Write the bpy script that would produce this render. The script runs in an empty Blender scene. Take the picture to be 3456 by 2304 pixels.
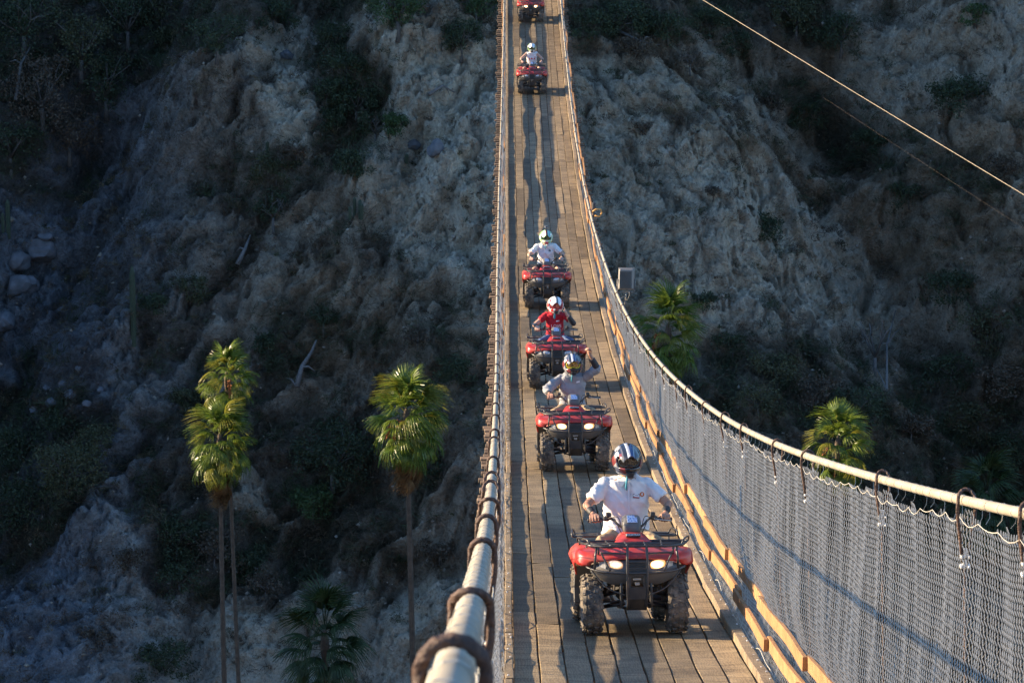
import bpy, bmesh, math, random
import numpy as np
from mathutils import Vector, Matrix
from mathutils.bvhtree import BVHTree

scene = bpy.context.scene
COL = scene.collection
random.seed(7)
RNG = np.random.default_rng(7)

# ------------------------------------------------------------------ camera
ZO = 60.0                       # height of the camera above the canyon datum
FPX, CX, CY = 12000.0, 1728.0, 1152.0
PITCH = math.atan((CY + 1800.0) / FPX)
YAW = math.atan((CX - 1709.0) / FPX * math.cos(PITCH))
cam_d = bpy.data.cameras.new('camera')
cam = bpy.data.objects.new('camera', cam_d)
COL.objects.link(cam)
cam.location = (0, 0, ZO)
cam.rotation_euler = (math.pi / 2 - PITCH, 0, -YAW)
cam_d.sensor_width = 36.0
cam_d.lens = FPX * 36.0 / 3456.0
cam_d.clip_start = 0.2
cam_d.clip_end = 3000
cam_d.dof.use_dof = True
cam_d.dof.focus_distance = 36.0
cam_d.dof.aperture_fstop = 20.0
scene.camera = cam

# ------------------------------------------------------------------ light
SUN_EL = math.radians(16.5)
SUN_AZ = math.radians(13.0)     # how far the sun stands behind the riders (towards +Y)
sun_dir = Vector((-math.cos(SUN_EL) * math.cos(SUN_AZ), math.cos(SUN_EL) * math.sin(SUN_AZ), math.sin(SUN_EL)))
world = bpy.data.worlds.new('World')
scene.world = world
world.use_nodes = True
wn, wl = world.node_tree.nodes, world.node_tree.links
sky = wn.new('ShaderNodeTexSky')
sky.sky_type = 'NISHITA'
sky.sun_disc = False
sky.sun_elevation = SUN_EL
sky.sun_rotation = math.atan2(sun_dir.x, sun_dir.y)
sky.air_density = 1.0
sky.dust_density = 0.15
sky.ozone_density = 4.6
wn['Background'].inputs['Strength'].default_value = 0.122
wl.new(sky.outputs['Color'], wn['Background'].inputs['Color'])
sun_l = bpy.data.lights.new('sun', 'SUN')
sun_l.energy = 5.0
sun_l.angle = math.radians(0.6)
sun_l.color = (1.0, 0.77, 0.50)
sun = bpy.data.objects.new('sun', sun_l)
COL.objects.link(sun)
sun.rotation_euler = (-sun_dir).to_track_quat('-Z', 'Y').to_euler()
sun.location = (-40, 0, 90)
scene.view_settings.view_transform = 'Standard'
scene.view_settings.look = 'None'
scene.view_settings.gamma = 1.0
scene.view_settings.exposure = 1.68
scene.view_settings.use_curve_mapping = False

# ------------------------------------------------------------------ layout helpers
CP, SP = math.cos(PITCH), math.sin(PITCH)
CYW, SYW = math.cos(YAW), math.sin(YAW)
def proj(X, Y, Z):
    """photo pixel (3456 wide) of a world point; used to lay the place out"""
    Z = Z - ZO
    xr = X * CYW - Y * SYW
    yr = X * SYW + Y * CYW
    dep = yr * CP - Z * SP
    v = yr * SP + Z * CP
    return CX + FPX * xr / dep, CY - FPX * v / dep, dep
def at(px, py, dep):
    """world point seen at a photo pixel at a given depth"""
    xr = (px - CX) / FPX * dep
    v = (CY - py) / FPX * dep
    yr = dep * CP + v * SP
    z = -dep * SP + v * CP
    return Vector((xr * CYW + yr * SYW, -xr * SYW + yr * CYW, z + ZO))
def deck(Y):
    return ZO - 2.8306 - 0.28352 * Y + 0.00101472 * Y * Y
def deck_slope(Y):
    return math.atan(-0.28352 + 2 * 0.00101472 * Y)
def ss(a, b, x):
    t = np.clip((x - a) / (b - a), 0, 1)
    return t * t * (3 - 2 * t)

# ------------------------------------------------------------------ mesh helpers
def mesh_np(name, V, F, smooth=False):
    """mesh from numpy arrays; F is (n,3) or (n,4)"""
    V = np.asarray(V, dtype=np.float32); F = np.asarray(F, dtype=np.int32)
    me = bpy.data.meshes.new(name)
    k = F.shape[1]
    me.vertices.add(len(V)); me.vertices.foreach_set('co', V.ravel())
    me.loops.add(F.size); me.loops.foreach_set('vertex_index', F.ravel())
    me.polygons.add(len(F))
    me.polygons.foreach_set('loop_start', np.arange(0, F.size, k, dtype=np.int32))
    me.polygons.foreach_set('loop_total', np.full(len(F), k, dtype=np.int32))
    me.update(calc_edges=True)
    me.validate()
    me.polygons.foreach_set('use_smooth', np.full(len(me.polygons), smooth))
    return me

def link(name, data, mat=None, parent=None):
    o = bpy.data.objects.new(name, data)
    COL.objects.link(o)
    if mat is not None and data is not None:
        if isinstance(mat, (list, tuple)):
            for m in mat: data.materials.append(m)
        else:
            data.materials.append(mat)
    if parent is not None: o.parent = parent
    return o

def tag(o, label=None, cat=None, group=None, kind=None):
    if label: o['label'] = label
    if cat: o['category'] = cat
    if group: o['group'] = group
    if kind: o['kind'] = kind
    return o

def empty(name, loc=(0, 0, 0), rot=(0, 0, 0)):
    o = bpy.data.objects.new(name, None)
    o.empty_display_size = 0.2
    COL.objects.link(o); o.location = loc; o.rotation_euler = rot
    return o

def copy_tree(o, parent=None):
    c = o.copy(); COL.objects.link(c); c.parent = parent
    for ch in list(o.children): copy_tree(ch, c)
    return c

class MB:
    """collects shapes into one mesh"""
    def __init__(s): s.v = []; s.f = []; s.m = []; s.n = 0
    def add(s, V, F, m=0):
        s.v.extend([tuple(p) for p in V])
        s.f.extend([tuple(i + s.n for i in f) for f in F]); s.m.extend([m] * len(F)); s.n += len(V)
    def tube(s, pts, r, seg=8, closed=False, cap=True, m=0, flat=1.0):
        pts = [Vector(p) for p in pts]; n = len(pts)
        rr = r if isinstance(r, (list, tuple, np.ndarray)) else [r] * n
        V = []; up = None
        for i, p in enumerate(pts):
            if closed: t = pts[(i + 1) % n] - pts[i - 1]
            else: t = pts[min(i + 1, n - 1)] - pts[max(i - 1, 0)]
            if t.length < 1e-9: t = Vector((0, 0, 1))
            t.normalize()
            if up is None:
                up = Vector((0, 0, 1)) if abs(t.z) < .9 else Vector((1, 0, 0))
            a = t.cross(up)
            if a.length < 1e-6: a = t.orthogonal()
            a.normalize(); b = a.cross(t).normalized(); up = b
            for k in range(seg):
                w = 2 * math.pi * (k + .5) / seg
                V.append(p + a * (math.cos(w) * rr[i]) + b * (math.sin(w) * rr[i] * flat))
        F = []
        for i in range(n if closed else n - 1):
            j = (i + 1) % n
            for k in range(seg):
                l = (k + 1) % seg
                F.append((i * seg + k, j * seg + k, j * seg + l, i * seg + l))
        if cap and not closed:
            F.append(tuple(range(seg))); F.append(tuple((n - 1) * seg + k for k in reversed(range(seg))))
        s.add(V, F, m)
    def box(s, c, d, rot=None, bev=0.0, m=0):
        """chamfered box; d = full size"""
        hx, hy, hz = d[0] / 2, d[1] / 2, d[2] / 2
        R = rot if rot is not None else Matrix.Identity(3)
        c = Vector(c)
        if bev <= 0:
            V = [Vector((x * hx, y * hy, z * hz)) for x in (-1, 1) for y in (-1, 1) for z in (-1, 1)]
            F = [(0, 1, 3, 2), (4, 6, 7, 5), (0, 4, 5, 1), (2, 3, 7, 6), (0, 2, 6, 4), (1, 5, 7, 3)]
        else:
            b = min(bev, hx * .95, hy * .95, hz * .95); V = []; idx = {}
            for sx in (-1, 1):
                for sy in (-1, 1):
                    for sz in (-1, 1):
                        idx[(sx, sy, sz, 'x')] = len(V); V.append(Vector((sx * hx, sy * (hy - b), sz * (hz - b))))
                        idx[(sx, sy, sz, 'y')] = len(V); V.append(Vector((sx * (hx - b), sy * hy, sz * (hz - b))))
                        idx[(sx, sy, sz, 'z')] = len(V); V.append(Vector((sx * (hx - b), sy * (hy - b), sz * hz)))
            F = []
            q = [(-1, -1), (1, -1), (1, 1), (-1, 1)]
            for sg in (-1, 1):
                F.append(tuple(idx[(sg, a, e, 'x')] for a, e in q))
                F.append(tuple(idx[(a, sg, e, 'y')] for a, e in q))
                F.append(tuple(idx[(a, e, sg, 'z')] for a, e in q))
            for a in (-1, 1):
                for e in (-1, 1):
                    F.append((idx[(a, e, -1, 'x')], idx[(a, e, 1, 'x')], idx[(a, e, 1, 'y')], idx[(a, e, -1, 'y')]))
                    F.append((idx[(a, -1, e, 'x')], idx[(a, 1, e, 'x')], idx[(a, 1, e, 'z')], idx[(a, -1, e, 'z')]))
                    F.append((idx[(-1, a, e, 'y')], idx[(1, a, e, 'y')], idx[(1, a, e, 'z')], idx[(-1, a, e, 'z')]))
                    for g in (-1, 1):
                        F.append((idx[(a, e, g, 'x')], idx[(a, e, g, 'y')], idx[(a, e, g, 'z')]))
        s.add([c + R @ p for p in V], F, m)
    def loft(s, rings, closed=True, cap=True, m=0):
        n = len(rings[0]); V = [p for r in rings for p in r]; F = []
        for i in range(len(rings) - 1):
            for k in range(n if closed else n - 1):
                l = (k + 1) % n
                F.append((i * n + k, (i + 1) * n + k, (i + 1) * n + l, i * n + l))
        if cap and closed:
            F.append(tuple(range(n))); F.append(tuple((len(rings) - 1) * n + k for k in reversed(range(n))))
        s.add(V, F, m)
    def ball(s, c, r, seg=14, rings=8, m=0):
        rx, ry, rz = (r, r, r) if not hasattr(r, '__len__') else r
        R = []
        for i in range(rings + 1):
            ph = math.pi * i / rings; ph = min(max(ph, 1e-3), math.pi - 1e-3)
            R.append([(c[0] + rx * math.sin(ph) * math.cos(2 * math.pi * k / seg), c[1] + ry * math.sin(ph) * math.sin(2 * math.pi * k / seg), c[2] + rz * math.cos(ph)) for k in range(seg)])
        s.loft(R, m=m)
    def capsule(s, a, b, ra, rb, seg=12, m=0):
        a, b = Vector(a), Vector(b); t = (b - a)
        L = t.length; t = t.normalized() if L > 1e-9 else Vector((0, 0, 1))
        pts, rr = [], []
        for i in range(5):
            w = math.pi / 2 * i / 4
            pts.append(a - t * (ra * math.cos(w))); rr.append(max(ra * math.sin(w), ra * .08))
        for i in range(5):
            w = math.pi / 2 * i / 4
            pts.append(b + t * (rb * math.sin(w))); rr.append(max(rb * math.cos(w), rb * .08))
        s.tube(pts, rr, seg, m=m)
    def lathe_x(s, prof, seg=32, c=(0, 0, 0), m=0):
        """closed profile [(x, r)] turned round the x axis"""
        R = []
        for k in range(seg):
            w = 2 * math.pi * k / seg
            R.append([(c[0] + x, c[1] + r * math.cos(w), c[2] + r * math.sin(w)) for x, r in prof])
        n = len(prof); V = [p for r in R for p in r]; F = []
        for k in range(seg):
            l = (k + 1) % seg
            for i in range(n - 1):
                F.append((k * n + i, l * n + i, l * n + i + 1, k * n + i + 1))
        s.add(V, F, m)
    def mesh(s, name, smooth=False, recalc=True):
        me = bpy.data.meshes.new(name)
        me.from_pydata(s.v, [], s.f)
        if len(set(s.m)) > 1: me.polygons.foreach_set('material_index', s.m)
        if recalc:
            bm = bmesh.new(); bm.from_mesh(me)
            bmesh.ops.recalc_face_normals(bm, faces=bm.faces[:]); bm.to_mesh(me); bm.free()
        me.polygons.foreach_set('use_smooth', [smooth] * len(me.polygons))
        me.update()
        return me
    def build(s, name, mat, parent=None, smooth=False, auto=None):
        me = s.mesh(name, smooth or auto is not None)
        if auto is not None: me.set_sharp_from_angle(angle=math.radians(auto))
        return link(name, me, mat, parent)

# ------------------------------------------------------------------ noise
def _hash(ix, iy, seed):
    h = (ix.astype(np.int64) * 374761393 + iy.astype(np.int64) * 668265263 + seed * 1442695041) & 0xFFFFFFFF
    h = ((h ^ (h >> 13)) * 1274126177) & 0xFFFFFFFF
    h = h ^ (h >> 16)
    return h.astype(np.float64) / 4294967295.0
def perlin(x, y, seed=0):
    x0, y0 = np.floor(x), np.floor(y); fx, fy = x - x0, y - y0
    u = fx * fx * fx * (fx * (fx * 6 - 15) + 10); v = fy * fy * fy * (fy * (fy * 6 - 15) + 10)
    def g(dx, dy):
        a = _hash(x0 + dx, y0 + dy, seed) * 2 * np.pi
        return np.cos(a) * (fx - dx) + np.sin(a) * (fy - dy)
    a, b, c, d = g(0, 0), g(1, 0), g(0, 1), g(1, 1)
    return ((a * (1 - u) + b * u) * (1 - v) + (c * (1 - u) + d * u) * v) * 1.4
def fbm(x, y, seed=0, o=4, gain=.5):
    t, a, s = 0, 1, 1
    for i in range(o):
        t = t + a * perlin(x * s, y * s, seed + i); a *= gain; s *= 2.03
    return t
def ridged(x, y, seed=0, o=4, gain=.5):
    t, a, s, n = 0, 1, 1, 0
    for i in range(o):
        t = t + a * (1 - np.abs(perlin(x * s, y * s, seed + i)) * 1.6); n += a; a *= gain; s *= 2.07
    return t / n
def worley(x, y, seed=0):
    x0, y0 = np.floor(x), np.floor(y); d1 = np.full(x.shape, 9.0); d2 = np.full(x.shape, 9.0); idv = np.zeros(x.shape)
    for i in (-1, 0, 1):
        for j in (-1, 0, 1):
            cx_, cy_ = x0 + i, y0 + j
            px = cx_ + _hash(cx_, cy_, seed); py = cy_ + _hash(cx_, cy_, seed + 7)
            d = np.hypot(px - x, py - y); near = d < d1
            d2 = np.where(near, d1, np.minimum(d2, d)); idv = np.where(near, _hash(cx_, cy_, seed + 13), idv); d1 = np.where(near, d, d1)
    return d1, d2, idv

# ------------------------------------------------------------------ materials
def new_mat(name):
    m = bpy.data.materials.new(name); m.use_nodes = True
    nt = m.node_tree; return m, nt, nt.nodes['Principled BSDF']
def plain(name, col, rough=.5, metal=0.0, spec=.5, coat=0.0, var=.12, scale=9.0, dirt=None, dirt_amt=.35, bump=0.0):
    """principled with mottled colour, optional dust and relief"""
    m, nt, b = new_mat(name); N, L = nt.nodes, nt.links
    tc = N.new('ShaderNodeTexCoord')
    nz = N.new('ShaderNodeTexNoise'); nz.inputs['Scale'].default_value = scale; nz.inputs['Detail'].default_value = 5
    L.new(tc.outputs['Object'], nz.inputs['Vector'])
    rp = N.new('ShaderNodeValToRGB')
    rp.color_ramp.elements[0].position = .3; rp.color_ramp.elements[1].position = .72
    rp.color_ramp.elements[0].color = (*[c * (1 - var) for c in col], 1)
    rp.color_ramp.elements[1].color = (*[min(1, c * (1 + var)) for c in col], 1)
    L.new(nz.outputs['Fac'], rp.inputs['Fac']); out = rp.outputs['Color']
    if dirt is not None:
        n2 = N.new('ShaderNodeTexNoise'); n2.inputs['Scale'].default_value = scale * .6; n2.inputs['Detail'].default_value = 8; n2.inputs['Roughness'].default_value = .7
        L.new(tc.outputs['Object'], n2.inputs['Vector'])
        r2 = N.new('ShaderNodeValToRGB'); r2.color_ramp.elements[0].position = .42; r2.color_ramp.elements[1].position = .68
        r2.color_ramp.elements[0].color = (0, 0, 0, 1); r2.color_ramp.elements[1].color = (dirt_amt,) * 3 + (1,)
        L.new(n2.outputs['Fac'], r2.inputs['Fac'])
        mx = N.new('ShaderNodeMixRGB'); mx.inputs['Color2'].default_value = (*dirt, 1)
        L.new(r2.outputs['Color'], mx.inputs['Fac']); L.new(out, mx.inputs['Color1']); out = mx.outputs['Color']
    L.new(out, b.inputs['Base Color'])
    b.inputs['Roughness'].default_value = rough; b.inputs['Metallic'].default_value = metal
    b.inputs['Specular IOR Level'].default_value = spec; b.inputs['Coat Weight'].default_value = coat
    if bump > 0:
        bp = N.new('ShaderNodeBump'); bp.inputs['Strength'].default_value = bump; bp.inputs['Distance'].default_value = .02
        L.new(nz.outputs['Fac'], bp.inputs['Height']); L.new(bp.outputs['Normal'], b.inputs['Normal'])
    return m

def wood(name, dark, light, rough=.75, grain=1.0, crack=True, rnd=.5):
    """weathered lumber; the board runs along local Y"""
    m, nt, b = new_mat(name); N, L = nt.nodes, nt.links
    tc = N.new('ShaderNodeTexCoord'); oi = N.new('ShaderNodeObjectInfo')
    mul = N.new('ShaderNodeMath'); mul.operation = 'MULTIPLY'; mul.inputs[1].default_value = 91.0
    L.new(oi.outputs['Random'], mul.inputs[0])
    cmb = N.new('ShaderNodeCombineXYZ')
    for i in range(3): L.new(mul.outputs[0], cmb.inputs[i])
    add = N.new('ShaderNodeVectorMath'); add.operation = 'ADD'
    L.new(tc.outputs['Object'], add.inputs[0]); L.new(cmb.outputs[0], add.inputs[1])
    mp = N.new('ShaderNodeMapping'); mp.inputs['Scale'].default_value = (1, .10, 1)
    L.new(add.outputs[0], mp.inputs['Vector'])
    wv = N.new('ShaderNodeTexWave'); wv.wave_type = 'BANDS'; wv.bands_direction = 'X'
    wv.inputs['Scale'].default_value = 11 * grain; wv.inputs['Distortion'].default_value = 14; wv.inputs['Detail'].default_value = 3
    wv.inputs['Detail Scale'].default_value = 1.1
    L.new(mp.outputs[0], wv.inputs['Vector'])
    mp2 = N.new('ShaderNodeMapping'); mp2.inputs['Scale'].default_value = (1, .05, 1)
    L.new(add.outputs[0], mp2.inputs['Vector'])
    fine = N.new('ShaderNodeTexNoise'); fine.inputs['Scale'].default_value = 110; fine.inputs['Detail'].default_value = 4
    L.new(mp2.outputs[0], fine.inputs['Vector'])
    big = N.new('ShaderNodeTexNoise'); big.inputs['Scale'].default_value = 2.2; big.inputs['Detail'].default_value = 5; big.inputs['Roughness'].default_value = .65
    L.new(add.outputs[0], big.inputs['Vector'])
    m1 = N.new('ShaderNodeMath'); m1.operation = 'MULTIPLY_ADD'; m1.inputs[1].default_value = .16
    L.new(wv.outputs['Fac'], m1.inputs[0])
    m2 = N.new('ShaderNodeMath'); m2.operation = 'MULTIPLY_ADD'; m2.inputs[1].default_value = .35
    L.new(fine.outputs['Fac'], m2.inputs[0])
    m3 = N.new('ShaderNodeMath'); m3.operation = 'MULTIPLY_ADD'; m3.inputs[1].default_value = 1.0; m3.inputs[2].default_value = -.28
    L.new(big.outputs['Fac'], m3.inputs[0]); L.new(m3.outputs[0], m2.inputs[2]); L.new(m2.outputs[0], m1.inputs[2])
    rp = N.new('ShaderNodeValToRGB'); rp.color_ramp.elements[0].position = .12; rp.color_ramp.elements[1].position = .85
    rp.color_ramp.elements[0].color = (*dark, 1); rp.color_ramp.elements[1].color = (*light, 1)
    L.new(m1.outputs[0], rp.inputs['Fac']); out = rp.outputs['Color']
    if crack:
        # fine cross cracks where the lumber bends over the beams
        mp3 = N.new('ShaderNodeMapping'); mp3.inputs['Scale'].default_value = (.35, 1, 1); L.new(add.outputs[0], mp3.inputs['Vector'])
        w2 = N.new('ShaderNodeTexWave'); w2.bands_direction = 'Y'; w2.inputs['Scale'].default_value = .66; w2.inputs['Distortion'].default_value = 1.6; w2.inputs['Detail'].default_value = 3; w2.inputs['Detail Scale'].default_value = 4
        L.new(mp3.outputs[0], w2.inputs['Vector'])
        r3 = N.new('ShaderNodeValToRGB'); r3.color_ramp.elements[0].position = 0; r3.color_ramp.elements[1].position = .006
        r3.color_ramp.elements[0].color = (.3, .27, .25, 1); r3.color_ramp.elements[1].color = (1, 1, 1, 1)
        L.new(w2.outputs['Fac'], r3.inputs['Fac'])
        mx = N.new('ShaderNodeMixRGB'); mx.blend_type = 'MULTIPLY'; mx.inputs['Fac'].default_value = 1
        L.new(out, mx.inputs['Color1']); L.new(r3.outputs['Color'], mx.inputs['Color2']); out = mx.outputs['Color']
    hv = N.new('ShaderNodeHueSaturation')
    mr = N.new('ShaderNodeMapRange'); mr.inputs['To Min'].default_value = 1 - rnd * .55; mr.inputs['To Max'].default_value = 1 + rnd * .55
    L.new(oi.outputs['Random'], mr.inputs['Value']); L.new(mr.outputs[0], hv.inputs['Value'])
    L.new(out, hv.inputs['Color']); L.new(hv.outputs['Color'], b.inputs['Base Color'])
    b.inputs['Roughness'].default_value = rough; b.inputs['Specular IOR Level'].default_value = .3
    bp = N.new('ShaderNodeBump'); bp.inputs['Strength'].default_value = .5; bp.inputs['Distance'].default_value = .006
    L.new(m1.outputs[0], bp.inputs['Height']); L.new(bp.outputs['Normal'], b.inputs['Normal'])
    return m

DUST = (.30, .23, .16)
M = {}
M['plank'] = wood('weathered_plank', (.052, .039, .024), (.36, .272, .158), rnd=.7)
M['kerb'] = wood('kerb_wood', (.10, .075, .05), (.36, .28, .18), rnd=.5, crack=False)
M['board'] = wood('new_orange_board', (.22, .108, .045), (.47, .262, .118), rnd=.3, crack=False, grain=.8)
M['beam'] = wood('beam_wood', (.075, .05, .032), (.26, .19, .125), rnd=.9, crack=False)
M['hanger'] = plain('rusty_wire_rope', (.075, .04, .028), .7, var=.4, scale=60, bump=.6)
M['galv'] = plain('galvanised_wire', (.45, .43, .37), .6, metal=.0, var=.1, scale=3)
M['clamp'] = plain('galvanised_clamp', (.72, .71, .68), .4, metal=.5, scale=20)
# ================================================================== THE BRIDGE
H_T = np.array([(-4, 2.70), (0, 2.62), (4, 2.54), (8, 2.46), (12, 2.40), (15, 2.36), (20, 2.30), (27, 2.18), (34, 2.04), (44, 1.86), (53, 1.64), (67, 1.40), (90, 1.25), (117, 1.25), (150, 1.25), (205, 1.3)])
XR_T = np.array([(-4, 2.40), (15, 2.39), (22, 2.38), (34, 2.34), (53, 2.345), (66, 2.285), (75, 2.245), (92, 2.19), (115, 2.18), (146, 2.235), (205, 2.25)])
XL_T = np.array([(-4, -.06), (4, -.064), (9, -.08), (18, -.085), (31, -.114), (52, -.148), (74, -.20), (98, -.212), (122, -.155), (146, -.095), (205, -.1)])
def smooth_table(T, w=4.0):
    g = np.arange(-4, 205.01, .25); v = np.interp(g, T[:, 0], T[:, 1])
    k = np.exp(-.5 * (np.arange(-40, 41) * .25 / w) ** 2); k /= k.sum()
    vp = np.pad(v, 40, mode='edge')
    # keep the end slope instead of flattening it
    vp[:40] = v[0] + (v[1] - v[0]) * np.arange(-40, 0); vp[-40:] = v[-1] + (v[-1] - v[-2]) * np.arange(1, 41)
    return g, np.convolve(vp, k, 'valid')
_g, _h = smooth_table(H_T); _, _xr = smooth_table(XR_T, 5); _, _xl = smooth_table(XL_T, 5)
def cable_h(Y): return np.interp(Y, _g, _h)
def cable_x(Y, side): return np.interp(Y, _g, _xr if side > 0 else _xl)
def cable_p(Y, side): return Vector((float(cable_x(Y, side)), Y, float(deck(Y) + cable_h(Y))))

Y0, Y1 = 12.0, 160.0            # the stretch of deck that is laid plank by plank
bridge = empty('suspension_bridge', (1.1, 80, deck(80)))
tag(bridge, 'long sagging suspension bridge with plank deck and chain link sides', 'bridge')
BP = bridge.location.copy()
def bpart(name, me, mat, parent=None, loc=None, rot=None, auto=None):
    o = link(name, me, mat, parent or bridge)
    if parent is None:
        o.location = (Vector(loc) if loc is not None else Vector((0, 0, 0))) - BP
    if rot is not None: o.rotation_euler = rot
    return o

rp = random.Random(3)
# --- planks: nine rows of lumber running along the bridge
PW = .235
for row in range(9):
    y = Y0 - rp.uniform(0, 5)
    xc = .0605 + PW * (row + .5)
    while y < Y1:
        L = rp.choice([4.9, 6.1, 6.1, 6.1])
        ym = y + L / 2; n = 7
        prof = []
        dz, tilt = rp.uniform(-.003, .004), rp.uniform(-.006, .006)
        wl_, wr_ = PW / 2 - rp.uniform(.005, .010), PW / 2 - rp.uniform(.005, .010)
        ph = rp.uniform(0, 6)
        rings = []
        zc = deck(ym)
        for i in range(n + 1):
            yy = y + .006 + (L - .012) * i / n
            zz = deck(yy) - zc + dz + .003 * math.sin(ph + i * 1.7)
            a = -wl_ + .004 * math.sin(i * 2.1 + ph); b = wr_ + .004 * math.sin(i * 1.3 + ph * 2)
            e = .005
            rings.append([(a, yy - ym, zz - .04), (b, yy - ym, zz - .04), (b, yy - ym, zz - e - tilt), (b - e, yy - ym, zz - tilt), (a + e, yy - ym, zz + tilt), (a, yy - ym, zz - e + tilt)])
        mb = MB(); mb.loft(rings)
        bpart('plank', mb.mesh('plank'), M['plank'], loc=(xc, ym, zc))
        y += L
# --- the rest of the deck, out of sight at both ends
for a, b in ((-3.5, Y0 - 5.0), (Y1 - 1.0, 204.0)):
    mb = MB()
    ys = np.linspace(a, b, 40)
    for row in range(9):
        xc = .0605 + PW * (row + .5)
        lo = .05 if a > 50 else 0
        mb.loft([[(xc - .11, yy, deck(yy) - .04 - lo), (xc + .11, yy, deck(yy) - .04 - lo), (xc + .11, yy, deck(yy) - lo), (xc - .11, yy, deck(yy) - lo)] for yy in ys])
    o = bpart('deck_end', mb.mesh('deck_end'), M['plank']); o.matrix_parent_inverse = Matrix.Identity(4)
# --- cross beams whose ends stick out on both sides
beam_y = np.arange(Y0 - 1, Y1 + 1, .5)
for i, yb in enumerate(beam_y):
    w = rp.choice([.12, .13, .14, .15]); hgt = rp.uniform(.042, .052)
    xl = -.36 + rp.uniform(-.05, .05); xr = 2.60 + rp.uniform(-.05, .05)
    if 40 < yb: xl -= .02
    mb = MB(); mb.box((0, 0, 0), (w, xr - xl, hgt), bev=.008)
    o = bpart('crossbeam', mb.mesh('crossbeam'), M['beam'], loc=((xl + xr) / 2, yb + rp.uniform(-.04, .04), deck(yb) - .045 - hgt / 2 + rp.uniform(-.004, .0)), rot=(0, deck_slope(yb) * 0, math.pi / 2 + rp.uniform(-.012, .012)))
# --- kerb boards along both edges of the planks
for side in (-1, 1):
    y = Y0 - rp.uniform(0, 3)
    while y < Y1:
        L = rp.choice([3.7, 4.9, 6.1]); ym = y + L / 2; zc = deck(ym)
        w = .075 if side < 0 else .105
        xc = .018 if side < 0 else 2.2375
        hgt = .062 if side < 0 else .085
        rings = []; ph = rp.uniform(0, 6)
        off = rp.uniform(-.008, .008)
        for i in range(9):
            yy = y + .012 + (L - .024) * i / 8; zz = deck(yy) - zc + .004
            a, b, e = -w / 2 + off + .004 * math.sin(ph + i), w / 2 + off + .004 * math.sin(ph + 1.4 * i), .008
            t = hgt + .004 * math.sin(ph + i * 2)
            rings.append([(a, yy - ym, zz), (b, yy - ym, zz), (b, yy - ym, zz + t - e), (b - e, yy - ym, zz + t), (a + e, yy - ym, zz + t), (a, yy - ym, zz + t - e)])
        mb = MB(); mb.loft(rings)
        bpart('kerb_board', mb.mesh('kerb_board'), M['kerb'], loc=(xc, ym, zc))
        y += L
# --- two wavy side boards on each side, lapped end on end and tied to the hangers
BOARD = {}
for side in (-1, 1):
    for lvl, (h0, hb, xo) in enumerate([(.225, .115, 2.325 if side > 0 else -.105), (.415, .12, 2.385 if side > 0 else -.165)]):
        y = 1.0 if side < 0 else 4.0
        k = 0; z2 = 0.0
        while y < Y1:
            L = rp.choice([3.6, 4.2, 4.9]); lap = .25; ym = y + L / 2; zc = deck(ym)
            n = 14; rings = []; ins = (.0195 if k % 2 else -.0195) * (1 if side > 0 else 1)
            f1, f2, f3 = rp.uniform(0, 6), rp.uniform(0, 6), rp.uniform(0, 6)
            z1, z2 = z2 + rp.uniform(-.005, .005), rp.uniform(-.016, .016); bow = rp.uniform(-.03, .03)
            for i in range(n + 1):
                u = i / n; yy = y - lap / 2 + (L + lap) * u
                cx_ = ins + .014 * math.sin(yy * .62 + lvl * 2) + .005 * math.sin(yy * 1.5 + f1)
                cz = deck(yy) - zc + h0 + z1 * (1 - u) + z2 * u + bow * (4 * u * (1 - u)) * .6 + .014 * math.sin(yy * .55 + lvl * 1.3) + .004 * math.sin(yy * 1.7 + f3)
                tw = .04 * math.sin(yy * .9 + f2)
                a, b, e = -.019, .019, .004
                q = []
                for px_, pz_ in ((a, 0), (b, 0), (b, hb - e), (b - e, hb), (a + e, hb), (a, hb - e)):
                    q.append((cx_ + px_ + tw * (pz_ - hb / 2), yy - ym, cz + pz_))
                rings.append(q)
            mb = MB(); mb.loft(rings)
            bpart('side_board', mb.mesh('side_board'), M['board'], loc=(xo, ym, zc))
            y += L; k += 1
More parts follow.
